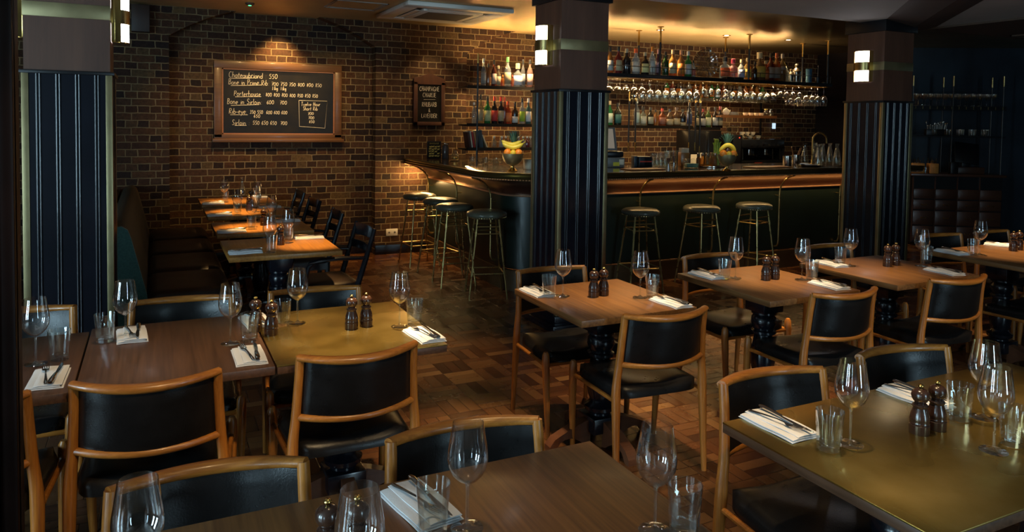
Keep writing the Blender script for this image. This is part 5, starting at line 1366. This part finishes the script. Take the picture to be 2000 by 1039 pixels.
for px, lab, st_ in ((1537, 'steel canister on the bar right of the coffee machine', 0), (1553, 'steel canister with wooden stirrers', 1)):
    x, y = on_bar(px, 325 if not st_ else 322); t = thing('steel_canister', lab, 'canister', (x, y, TOPZ))
    MB().lathe([(0, 0), (.048, 0), (.05, .005), (.05, .12), (.048, .12), (.047, .01), (0, .01)], 28).build('body', 'steel', t)
    if st_:
        m = MB(); m.tube([(0, 0, .02), (-.07, 0, .215)], .006, 6); m.tube([(0, .01, .02), (.075, 0, .20)], .005, 6); m.tube([(0, -.01, .02), (.10, 0, .205)], .004, 6); m.build('stirrers', 'shelfwood', t)
x, y = on_bar(1580, 325); o = MB().lathe([(0, 0), (.13, 0), (.145, .012), (.15, .022), (.145, .022), (.13, .008), (0, .006)], 32).build('drip_tray', 'steel', None); o.location = (x, y, TOPZ); tag(o, 'round steel drip tray under the swan-neck tap', 'tray')
o = MB()
def cl(u, v): return Vector((-.09 + .18 * u, -.05 + .10 * v, .024 + .018 * math.sin(3 * u + 1) * math.sin(3 * v)))
o.slab(cl, lambda u, v: cl(u, v) - Vector((0, 0, .006)), 9, 7); o = o.build('bar_cloth', 'cloth', None); o.location = (x - .01, y, TOPZ); tag(o, 'folded white cloth on the steel drip tray', 'cloth')
x, y = on_bar(1586, 321); t = thing('swan_neck_tap', 'tall brass swan-neck tap at the right end of the bar', 'tap', (x, y, TOPZ), -.44)
pts = [(-.0, 0, 0), (0, 0, .30)] + [(.085 - .085 * math.cos(PI * k / 10), 0, .30 + .085 * math.sin(PI * k / 10)) for k in range(1, 11)] + [(.17, 0, .26)]
MB().tube(pts, .011, 10, up=(0, 1, 0)).build('spout', 'brass', t); MB().lathe([(.025, 0), (.025, .01), (.014, .016), (.014, .05), (.011, .055)], 18).build('base', 'brass', t)
for i, (px, py) in enumerate([(1571, 322), (1591, 320), (1606, 323), (1620, 321), (1634, 323), (1598, 325)]):
    x, y = on_bar(px, py); o = MB().lathe([(0, 0), (.038, 0), (.042, .006), (.042, .08), (.036, .13), (.020, .21), (.018, .235), (.024, .26), (.022, .26), (.016, .235), (.018, .21), (.034, .13), (.040, .08), (.039, .012), (0, .01)], 28).build('water_carafe', 'tumbler', None, ang=60)
    o.location = (x, y, TOPZ); tag(o, 'clear glass water carafe at the right end of the bar, %s from the left' % ['first', 'second', 'fourth', 'fifth', 'sixth', 'third'][i], 'carafe', 'water carafes at the right end of the bar')
o = MB().box(-.28, .28, -.10, .10, 0, .012, bev=.003).build('cutting_board', 'shelfwood', None); x, y = on_bar(1500, 327); o.location = (x, y, TOPZ); o.rotation_euler = (0, 0, .0); tag(o, 'orange wood board lying on the bar before the coffee machine', 'board')
o = MB().box(-.22, .22, -.09, .09, 0, .010, bev=.003).build('cutting_board', 'shelfwood', None); x, y = on_bar(1256, 331); o.location = (x + .0, y, TOPZ); tag(o, 'orange wood board lying on the bar before the receipt printer', 'board')

# ------------------------------------------------------------------ coffee machine, fridge, crockery
BZ = .92
x0_, x1_ = on_y(1446, 290, 8.15).x, on_y(1529, 290, 8.15).x; cx = (x0_ + x1_) / 2; hw = (x1_ - x0_) / 2
t = thing('espresso_machine', 'black two-group espresso machine behind the bar', 'coffee machine', (cx, 8.30, BZ))
Z0 = .10; ZT_ = on_y(1490, 272, 8.15).z - BZ
MB().box(-hw, hw, -.16, .20, Z0, Z0 + .08, bev=.01).build('drip_base', 'black', t)
MB().box(-hw, hw, .02, .22, Z0 + .08, ZT_ - .12, bev=.01).build('back_body', 'blackwood', t)
MB().box(-hw, hw, -.18, .22, ZT_ - .13, ZT_, bev=.012).build('top_body', 'blackwood', t)
for s in (-1, 1): MB().box(s * hw - .012, s * hw + .012, -.17, .2, Z0, ZT_ - .02, bev=.006).build('side_panel', 'black', t)
for s in (-.45, .3):
    m = MB(); m.lathe([(.035, 0), (.035, .05), (.028, .055)], 20, (s * hw, -.09, ZT_ - .20)); m.lathe([(.033, 0), (.033, .03)], 20, (s * hw, -.09, ZT_ - .235)); m.tube([(s * hw, -.12, ZT_ - .22), (s * hw, -.24, ZT_ - .235)], [.010, .014], 10); m.build('group_head', 'steel', t)
m = MB()
for u in (-.9, .5, .85): m.tube([(u * hw, -.15, ZT_ - .14), (u * hw - .01, -.17, ZT_ - .30)], .006, 8)
m.build('steam_wand', 'steel', t)
m = MB(); m.lathe([(.022, 0), (.022, .006), (.018, .008), (0, .008)], 18, (0, 0, 0), Matrix.Translation((0, -.18, ZT_ - .065)) @ Matrix.Rotation(PI / 2, 4, 'X')); m.build('gauge', 'steel', t)
m = MB()
for u in (-.55, -.3, .3, .5, .7): m.lathe([(.010, 0), (.010, .012), (0, .013)], 12, (0, 0, 0), Matrix.Translation((u * hw, -.18, ZT_ - .09)) @ Matrix.Rotation(PI / 2, 4, 'X'))
m.build('button', 'steel', t)
MB().box(-hw * .35, hw * .0, -.165, -.158, Z0 + .02, Z0 + .055).build('name_plate', 'redlabel', t, smooth=False)
MB().tube([(-hw + .02, -.16, ZT_ + .045), (hw - .02, -.16, ZT_ + .045)], .005, 8).build('cup_rail', 'steel', t)
def make_cup():
    t = raw_thing('coffee_cup', 'cup')
    MB().lathe([(0, 0), (.018, 0), (.024, .006), (.036, .03), (.039, .052), (.037, .052), (.033, .03), (0, .008)], 22).build('cup_body', 'ivory', t)
    MB().tube([(.034, 0, .044), (.052, 0, .042), (.054, 0, .025), (.034, 0, .018)], .004, 6).build('handle', 'ivory', t); return t
cp = Proto(make_cup())
for i, px in enumerate((1449, 1457, 1465, 1473, 1481, 1489)):
    x = on_y(px, 268, 8.2).x; cp.put((x, 8.2 + (i % 2) * .09, BZ + ZT_), i * .9, 'white coffee cup on top of the espresso machine, %s from the left' % ['first', 'second', 'third', 'fourth', 'fifth', 'sixth'][i], 'cups on the espresso machine')
for i, px in enumerate((1453, 1463, 1474)):
    x = on_y(px, 258, 8.2).x; cp.put((x, 8.24, BZ + ZT_ + .053), i, 'white coffee cup in the upper layer on the espresso machine, %s' % ['left', 'middle', 'right'][i], 'cups on the espresso machine')
for i, px in enumerate((1456, 1467, 1478, 1487)):
    x = on_y(px, 220, 8.32).x; cp.put((x, 8.32, ZCUP + .001), i * 1.3, 'white cup on the orange wood shelf, %s from the left' % ['first', 'second', 'third', 'fourth'][i], 'cups on the orange wood shelf')
for i in range(6):
    x = on_y(1434, 220, 8.32).x; o = MB().lathe([(0, 0), (.05, 0), (.085, .008), (.085, .011), (.05, .004), (0, .004)], 26).build('saucer', 'ivory', None); o.location = (x, 8.34, ZCUP + .001 + i * .009); tag(o, 'white plate in the stack on the orange wood shelf, %s from the bottom' % nth(i), 'plate', 'stacked plates on the orange wood shelf')
x = on_y(1418, 220, 8.32).x; t = thing('teapot', 'round white teapot at the left end of the orange wood shelf', 'teapot', (x, 8.32, ZCUP + .001))
sphere(MB(), (0, 0, .055), .052, 22, 1.0).build('pot_body', 'ivory', t, ang=None); MB().tube([(.045, 0, .045), (.07, 0, .06), (.08, 0, .085)], [.011, .009, .007], 8).build('spout', 'ivory', t); MB().lathe([(.02, .104), (.02, .108), (.006, .112), (.008, .12), (0, .122)], 14).build('lid', 'ivory', t)
for px, lab, mt_ in ((1496, 'small gold-topped sugar jar on the orange wood shelf', 'goldprint'), (1506, 'glass jug at the right end of the orange wood shelf', 'tumbler')):
    x = on_y(px, 220, 8.32).x; t = thing('storage_jar', lab, 'jar', (x, 8.32, ZCUP + .001)); MB().lathe([(0, 0), (.03, 0), (.034, .01), (.034, .07), (.022, .085), (.022, .10), (0, .10)], 20).build('body', 'tumbler', t); MB().lathe([(.024, .098), (.026, .10), (.026, .115), (0, .118)], 16).build('lid', mt_ if mt_ != 'tumbler' else 'steel', t)
xa, xb = on_y(1347, 290, 8.2).x, on_y(1408, 290, 8.2).x
t = thing('back_bar_fridge', 'black cabinet with steel side post under the wine shelf', 'cabinet', ((xa + xb) / 2, 8.4, BZ)); hw = (xb - xa) / 2
MB().box(-hw, hw, -.2, .1, 0, .62, bev=.004).build('body', 'black', t); MB().box(-.01, .05, -.225, -.2, .0, .6, bev=.004).build('steel_post', 'steel', t); MB().box(-hw + .02, -hw + .13, -.206, -.2, .02, .28).build('notice_sheet', 'ivory', t, smooth=False); MB().box(-hw + .16, -hw + .25, -.206, -.2, .06, .30).build('notice_sheet', 'ivory', t, smooth=False)
x = on_y(1434, 290, 8.2).x; t = thing('coffee_grinder', 'tall black coffee grinder with red light left of the espresso machine', 'grinder', (x, 8.25, BZ)); MB().box(-.09, .09, -.12, .14, 0, .56, bev=.01).build('body', 'black', t)
MB().lathe([(.05, .56), (.085, .62), (.09, .70), (.0, .705)], 22).build('hopper', 'tumbler', t); MB().lathe([(0, 0), (.008, 0), (.008, .004), (0, .005)], 12, (0, 0, 0), Matrix.Translation((.03, -.12, .52)) @ Matrix.Rotation(PI / 2, 4, 'X')).build('red_light', emit('red_indicator', (1, .05, .02), 2), t)
o = MB().box(-.03, .03, 0, .02, -.045, .045, bev=.003).build('lit_thermostat', emit('pale_screen', (.6, .8, 1), .6), None); p = on_y(1512, 246, 8.78); o.location = (p.x, 8.775, p.z); tag(o, 'small pale glowing panel on the brick wall above the coffee machine', 'panel')

# ------------------------------------------------------------------ crystal plate, shakers on the rack
y = GY0 + .15; p = on_y(1376, 122, y)
t = thing('crystal_plate', 'large round cut-crystal plate standing on the rack', 'plate', (p.x, y, GZ + .19), -.15)
m = MB(); R = .182; prof = [(0, .006), (.10, .006), (.115, .010), (.13, .016), (.165, .020), (R, .026), (R, .032), (.165, .027), (.13, .023), (.11, .017), (.09, .013), (0, .013)]
vs = []; fs = []; seg = 72
for i, (r_, z_) in enumerate(prof):
    for k in range(seg):
        a = 2 * PI * k / seg; q = .004 * (k % 4 in (0, 1)) if .12 < r_ else (.002 * (k % 6 < 3) if r_ > .05 else 0)
        vs.append(Vector((r_ * math.cos(a), -(z_ + q), r_ * math.sin(a) * 1.0)))
for i in range(len(prof) - 1):
    for k in range(seg): a, b_ = i * seg + k, i * seg + (k + 1) % seg; fs.append((a, b_, b_ + seg, a + seg))
m.add(vs, fs); m.build('dish', 'solidglass', t, ang=10)
m = MB(); m.tube([(-.08, .03, -.187), (-.08, -.05, -.187)], .004, 6); m.tube([(.08, .03, -.187), (.08, -.05, -.187)], .004, 6); m.tube([(-.08, .03, -.187), (0, .03, .0), (.08, .03, -.187)], .004, 6); m.build('stand', 'black', t)
o = MB().box(-.13, .16, -.05, .05, 0, .03, bev=.008).build('black_tray', 'black', None); p = on_y(1430, 150, GY0 + .07); o.location = (p.x, GY0 + .07, GZ); tag(o, 'flat black tray on the rack right of the crystal plate', 'tray')
for px, s, lab in ((1545, .8, 'smaller steel cocktail shaker on the rack'), (1556, 1.12, 'big steel cocktail shaker on the rack, before the last post')):
    x = on_y(px, 140, y).x; t = thing('cocktail_shaker', lab, 'shaker', (x, y, GZ + .001), 0, 'cocktail shakers'); MB().lathe([(0, 0), (.042 * s, 0), (.052 * s, .13 * s)], 28).build('cup', 'steel', t); MB().lathe([(.052 * s, .13 * s), (.054 * s, .14 * s), (.045 * s, .16 * s), (.026 * s, .18 * s), (.025 * s, .19 * s)], 28).build('strainer', 'steel', t)
    MB().lathe([(.027 * s, .187 * s), (.027 * s, .215 * s), (.018 * s, .228 * s), (0, .232 * s)], 24).build('cap', 'steel', t)
x = on_y(1580, 140, y).x; o = MB().lathe([(0, 0), (.035, 0), (.038, .006), (.042, .20), (.040, .20), (.035, .012), (0, .01)], 24).build('mixing_glass', colmat('g', (.3, .6, .8)), None); o.location = (x, y, GZ + .001); tag(o, 'tall blue-tinted mixing glass on the rack', 'glass')
x = on_y(1597, 140, y).x; t = thing('stirrer_cup', 'cup of dark stirring spoons at the right end of the rack', 'cup', (x, y, GZ + .001)); MB().lathe([(0, 0), (.03, 0), (.033, .09), (.031, .09), (.028, .006), (0, .006)], 20).build('cup_body', 'black', t)
m = MB()
for k in range(3): m.tube([(0, 0, .01), (.012 * (k - 1) + .02, .01 * k, .25)], .003, 6); sphere(m, (.012 * (k - 1) + .02, .01 * k, .25), .009, 10)
m.build('stirring_spoons', 'steel', t)
x = on_y(1609, 150, y).x; o = MB().lathe([(0, 0), (.03, 0), (.032, .02), (0, .03)], 18).build('small_dish', 'steel', None); o.location = (x, y, GZ + .001); tag(o, 'tiny steel dish at the very end of the rack', 'dish')

# ------------------------------------------------------------------ waiter station in the right corner
ST = Matrix.Translation((9.36, 6.62, 0)) @ Matrix.Rotation(math.radians(-33), 4, 'Z')
t = thing('waiter_station', 'dark wooden waiter station with drawers in the right corner', 'sideboard', (9.36, 6.62, 0), math.radians(-33))
WS = 1.16
MB().box(-.03, WS + .03, -.02, .45, .965, 1.0, bev=.004).build('worktop', 'cabinet', t)
m = MB(); m.box(0, WS, .02, .44, .05, .965)
m.build('carcass', 'black', t, smooth=False)
for i in range(4):
    xa = .02 + i * (WS - .02) / 4; xb = xa + (WS - .02) / 4 - .015
    for j, (za, zb) in enumerate(((.08, .28), (.295, .49), (.505, .64), (.655, .79))):
        d = MB().box(xa, xb, .0, .03, za, zb, bev=.004).build('drawer', 'cabinet', t)
        if j < 3: MB().tube([((xa + xb) / 2 - .035, -.002, (za + zb) / 2 + .01), ((xa + xb) / 2 - .03, -.018, (za + zb) / 2), ((xa + xb) / 2 + .03, -.018, (za + zb) / 2), ((xa + xb) / 2 + .035, -.002, (za + zb) / 2 + .01)], .005, 6).build('drawer_handle', 'brass', d)
    MB().box(xa - .013, xa - .002, .0, .03, .06, .965).build('divider', 'cabinet', t, smooth=False)
for (z, th) in ((1.52, .02), (1.93, .055)):
    MB().box(-.02, WS + .04, .08, .40, z - th, z).build('shelf_board', 'black', t, smooth=False)
m = MB()
for i in range(13): xx = .03 + i * (WS - .04) / 12; m.box(xx, xx + .006, .072, .08, 1.885, 1.92)
q = m.build('rack_dividers', 'brass', t, smooth=False)
for x in (-.0, .52, WS + .0):
    for y in (.09, .39):
        MB().tube([(x, y, 1.0), (x, y, 2.2)], .011, 8).build('post', 'black', t); MB().tube([(x, y, 2.2), (x, y, 2.34)], .0115, 8).build('brass_tip', 'brass', t)
sg = MB().lathe([(0, 0), (.033, .001), (.030, .003), (.004, .01), (.0035, .08), (.02, .095), (.036, .125), (.034, .17), (.033, .17), (.034, .125), (0, .10)], 18).build('shelf_wine_glass', 'hangglass', None, ang=70); sg['category'] = 'glass'; sgp = Proto(sg)
for i in range(12):
    for j in range(2):
        v = ST @ Vector((.06 + i * .092, .16 + j * .14, 1.931)); sgp.put(v, 0, 'stemmed glass in the %s row on top of the waiter station, %s from the left' % (('front', 'rear')[j], nth(i)), 'glasses on the waiter station top shelf')
sb = MB().lathe([(0, 0), (.028, 0), (.031, .006), (.034, .09), (.032, .09), (.028, .01), (0, .008)], 18).build('station_tumbler', 'tumbler', None, ang=60); sb['category'] = 'glass'; sbp = Proto(sb)
for i in range(10):
    v = ST @ Vector((.32 + i * .08, .16 + (i % 2) * .10, 1.521)); sbp.put(v, 0, 'tumbler on the middle shelf of the waiter station, %s from the left' % nth(i), 'tumblers on the waiter station')
v = ST @ Vector((.35, .2, 1.521)); t2 = thing('cutlery_caddy', 'caddy of shiny upright spoons on the middle shelf of the waiter station', 'cutlery holder', v, math.radians(-33))
MB().box(-.13, .13, -.04, .04, 0, .09, bev=.004).build('holder', 'black', t2); m = MB(); rr = random.Random(9)
for k in range(22):
    a, b_ = rr.uniform(-.12, .12), rr.uniform(-.03, .03); zz = rr.uniform(.13, .20); m.tube([(a, b_, .02), (a * 1.3, b_, zz)], .002, 5); sphere(m, (a * 1.3, b_, zz), .009, 8)
q = m.build('spoons', 'cutlery', t2); q['kind'] = 'stuff'
for (u, w_, h_, lab) in ((.09, .13, .135, 'wide orange wood box of cutlery on the waiter station'), (.30, .075, .135, 'narrow orange wood box of cutlery on the waiter station')):
    v = ST @ Vector((u, .12, 1.001)); t2 = thing('wooden_cutlery_box', lab, 'cutlery holder', v, math.radians(-33), 'orange wood cutlery boxes')
    MB().box(-w_ / 2 - .02, w_ / 2 + .02, -.06, .06, 0, h_, bev=.004).build('box', 'wickerwood', t2); m = MB()
    for k in range(12): a, b_ = rr.uniform(-w_ / 2, w_ / 2), rr.uniform(-.04, .04); m.tube([(a, b_, .02), (a + rr.uniform(-.02, .02), b_, h_ + rr.uniform(.03, .08))], [.002, .005], 6)
    q = m.build('cutlery_handles', 'cutlery', t2); q['kind'] = 'stuff'
v = ST @ Vector((.205, .10, 1.001)); o = MB().lathe([(0, 0), (.03, 0), (.033, .08), (.031, .08), (.028, .008), (0, .008)], 18).build('candle_glass', 'tumbler', None); o.location = v; tag(o, 'little glass between the two orange boxes on the waiter station', 'glass')
v = ST @ Vector((.80, .25, 1.001)); t2 = thing('till', 'dark till with tilted screen on the waiter station', 'till', v, math.radians(-33))
MB().box(-.16, .18, -.12, .12, 0, .09, bev=.006).build('drawer_base', 'shelfwood' if False else 'cabinet', t2); MB().box(-.15, .16, -.012, .012, -.15, .15, Matrix.Translation((0, .02, .28)) @ Matrix.Rotation(-.35, 4, 'X') @ Matrix.Rotation(.12, 4, 'Y'), bev=.006).build('screen', 'black', t2)
MB().box(-.06, .06, -.0, .06, .08, .2, bev=.006).build('stand', 'black', t2)
v = ST @ Vector((.56, .10, 1.001)); o = MB().box(-.05, .05, -.04, .04, 0, .16, bev=.006).build('card_reader', 'black', None); o.location = v; o.rotation_euler = (0, 0, -.57); tag(o, 'small dark card machine on the waiter station', 'card reader')
# brown door at the right edge
dv = ST @ Vector((1.62, .62, 0)); pd = on_y(1975, 165, 5.55)
dd = MB(); MR = Matrix.Translation((10.98, 5.60, 0)) @ Matrix.Rotation(math.radians(-33), 4, 'Z')
dd.box(0, .85, 0, .05, 0, 2.1, MR, bev=.004); dd.box(.12, .74, -.012, .0, .25, .95, MR, bev=.004); dd.box(.12, .74, -.012, .0, 1.1, 1.95, MR, bev=.004)
struct(dd.build('door_2', 'mahogany'))

# ------------------------------------------------------------------ lights
def area(name, loc, size, power, col, direction, size_y=None, spread=None):
    d = bpy.data.lights.new(name, 'AREA'); d.energy = power; d.color = col; d.size = size
    if size_y: d.shape = 'RECTANGLE'; d.size_y = size_y
    if spread: d.spread = spread
    o = bpy.data.objects.new(name, d); COL.objects.link(o); o.location = loc
    o.rotation_euler = Vector(direction).to_track_quat('-Z', 'Y').to_euler(); return o
def spot(name, loc, target, power, col, ang=40, blend=.6, size=.03):
    power *= 2.3
    d = bpy.data.lights.new(name, 'SPOT'); d.energy = power; d.color = col; d.spot_size = math.radians(ang); d.spot_blend = blend; d.shadow_soft_size = size
    o = bpy.data.objects.new(name, d); COL.objects.link(o); o.location = loc
    o.rotation_euler = (Vector(target) - Vector(loc)).to_track_quat('-Z', 'Y').to_euler(); return o
WARM = (1.0, .70, .36); WARM2 = (1.0, .60, .22); COOL = (.55, .84, 1.0)
for a, b_ in FW: area('daylight', ((a + b_) / 2, -3.14, 1.4), b_ - a, 50 if a < 0 else 60, COOL, (0, 1, 0), 2.2)
for a, b_ in LW: area('daylight', (-4.84, (a + b_) / 2, 1.4), b_ - a, 125, COOL, (1, 0, 0), 2.2)
# ceiling spots over the tables (fittings above the frame), plus fills added to lift floor and chairs
SP = [(2.25, 3.3, 2.25, 3.2, 85), (3.45, 3.3, 3.35, 3.25, 95), (3.95, 3.25, 3.95, 3.2, 60), (5.5, 3.3, 5.6, 3.2, 80), (.80, 3.3, .80, 3.15, 175), (6.0, 3.3, 6.1, 3.2, 60),
      (2.5, 1.5, 2.55, 1.3, 70), (1.7, 1.5, 1.85, 1.4, 30), (.60, 1.6, .7, 1.35, 9), (-.1, 3.3, 0, 3.1, 16), (2.6, 4.0, 2.6, 3.9, 50), (1.35, 3.6, 1.4, 3.4, 80), (1.2, 2.2, 1.25, 2.15, 40), (4.2, 4.4, 4.1, 4.3, 50), (1.7, 4.9, 1.75, 4.8, 34), (2.0, 7.0, 2.0, 6.9, 24), (1.9, 2.3, 1.75, 2.1, 20), (.1, 1.0, 0, 2.55, 27), (.75, 1.0, .7, 2.55, 27), (2.1, 1.1, 2.12, 2.55, 24), (3.3, 1.1, 3.3, 2.5, 28), (4.3, 1.1, 4.2, 2.5, 28), (1.3, .4, 1.6, 1.7, 16)]
for i, (x, y, tx, ty, pw) in enumerate(SP): spot('ceiling_spot', (x, y, 2.66), (tx, ty, .75), pw, WARM, 32, 1.0)
for x, y, tx, ty, pw in [(1.05, 5.30, 1.0, 5.30, 60), (.70, 6.25, .70, 6.25, 75), (.70, 7.3, .70, 7.3, 75), (.70, 8.2, .70, 8.2, 50)]: spot('ceiling_spot', (x, y, 2.76), (tx, ty, .75), pw * 2.4, WARM2, 18, .9)
spot('wall_washer', (1.30, 8.52, 2.76), (1.28, 8.79, 1.9), 22, WARM2, 75, .8)
for x_, y_, p_ in ((.7, 7.5, 11), (1.35, 7.5, 17), (2.0, 7.5, 12), (3.0, 7.5, 10)): spot('wall_washer', (x_, y_, 2.76), (x_, 8.79, 1.45), p_, WARM2, 70, .9)
spot('wall_washer', (3.05, 8.2, 2.76), (3.05, 8.65, 1.6), 7, WARM, 70, .9)
for tx, ty in ((3.0, 6.2), (5.3, 5.9)): spot('bar_spot', (tx - .4, ty - .7, 2.66), (tx, ty, TOPZ + .2), 24, (1, .86, .62), 17, .8)  # fill spots added to brighten the two fruit bowls
for x, y, w_ in DL: spot('downlight_beam', (x, y, ZC - .02), (x, y, 1.0), 38, WARM, 75, .7)
# strips under the counter, the rack and the shelves
area('counter_strip', (FX - .12, 7.6, 1.055), 1.9, 7, WARM2, (-.3, 0, -1), .03).rotation_euler = (0, math.radians(12), PI / 2)
area('counter_strip', (6.0, FY - .12, 1.055), 3.6, 5, WARM2, (0, 0, -1), .03)
area('wall_glow', (2.86, 8.45, 1.05), .25, 3.5, WARM2, (-.55, .45, -1), .08)
area('rack_strip', (6.4, GY0 + .022, GZ - .030), 3.7, 24, WARM, (0, .25, -1), .012)
area('ceiling_fill', (6.4, GY1 - .02, GZ + .01), 3.7, 30, WARM, (0, .1, 1), .02)  # added fill, aimed up from the rack to gild the brass ceiling
area('ceiling_fill_left', (4.15, 8.40, 2.30), 1.2, 10, WARM2, (0, -.1, 1), .02)  # added fill without a fitting, brightens the ceiling left of the pillar
for x, w_, z, p_ in ((4.0, 1.1, ZT + .0, 0),): pass
area('shelf_strip', (4.15, 8.46, ZT - .03), 1.4, 8, WARM2, (0, -.1, -1), .03)
area('shelf_strip', (5.1, 8.46, ZM - .03), 3.2, 5, WARM2, (0, -.1, -1), .03)
area('shelf_strip', (7.1, 8.46, ZT - .09), 2.6, 10, WARM, (0, -.1, -1), .03)
spot('shelf_spot', (4.15, 8.15, 2.74), (4.15, 8.5, 1.9), 26, WARM, 80, .8)
spot('shelf_spot', (5.2, 8.15, 2.74), (5.2, 8.6, 1.9), 10, WARM, 80, .8)
wd = bpy.data.worlds.new('world'); SC.world = wd; wd.use_nodes = True
bg = wd.node_tree.nodes['Background']; bg.inputs[0].default_value = (.45, .65, 1.0, 1); bg.inputs[1].default_value = .6

# ------------------------------------------------------------------ render look
SC.view_settings.view_transform = 'Standard'; SC.view_settings.look = 'None'; SC.view_settings.gamma = 1.0
SC.view_settings.use_curve_mapping = False; SC.view_settings.exposure = 0.82
cy = SC.cycles
cy.use_denoising = True
try: cy.denoiser = 'OPENIMAGEDENOISE'
except Exception: pass
cy.max_bounces = 14; cy.diffuse_bounces = 3; cy.glossy_bounces = 4; cy.transmission_bounces = 14; cy.transparent_max_bounces = 24
cy.caustics_reflective = False; cy.caustics_refractive = False; cy.sample_clamp_indirect = 4.0; cy.sample_clamp_direct = 0
cy.use_adaptive_sampling = True; cy.adaptive_threshold = 0.02
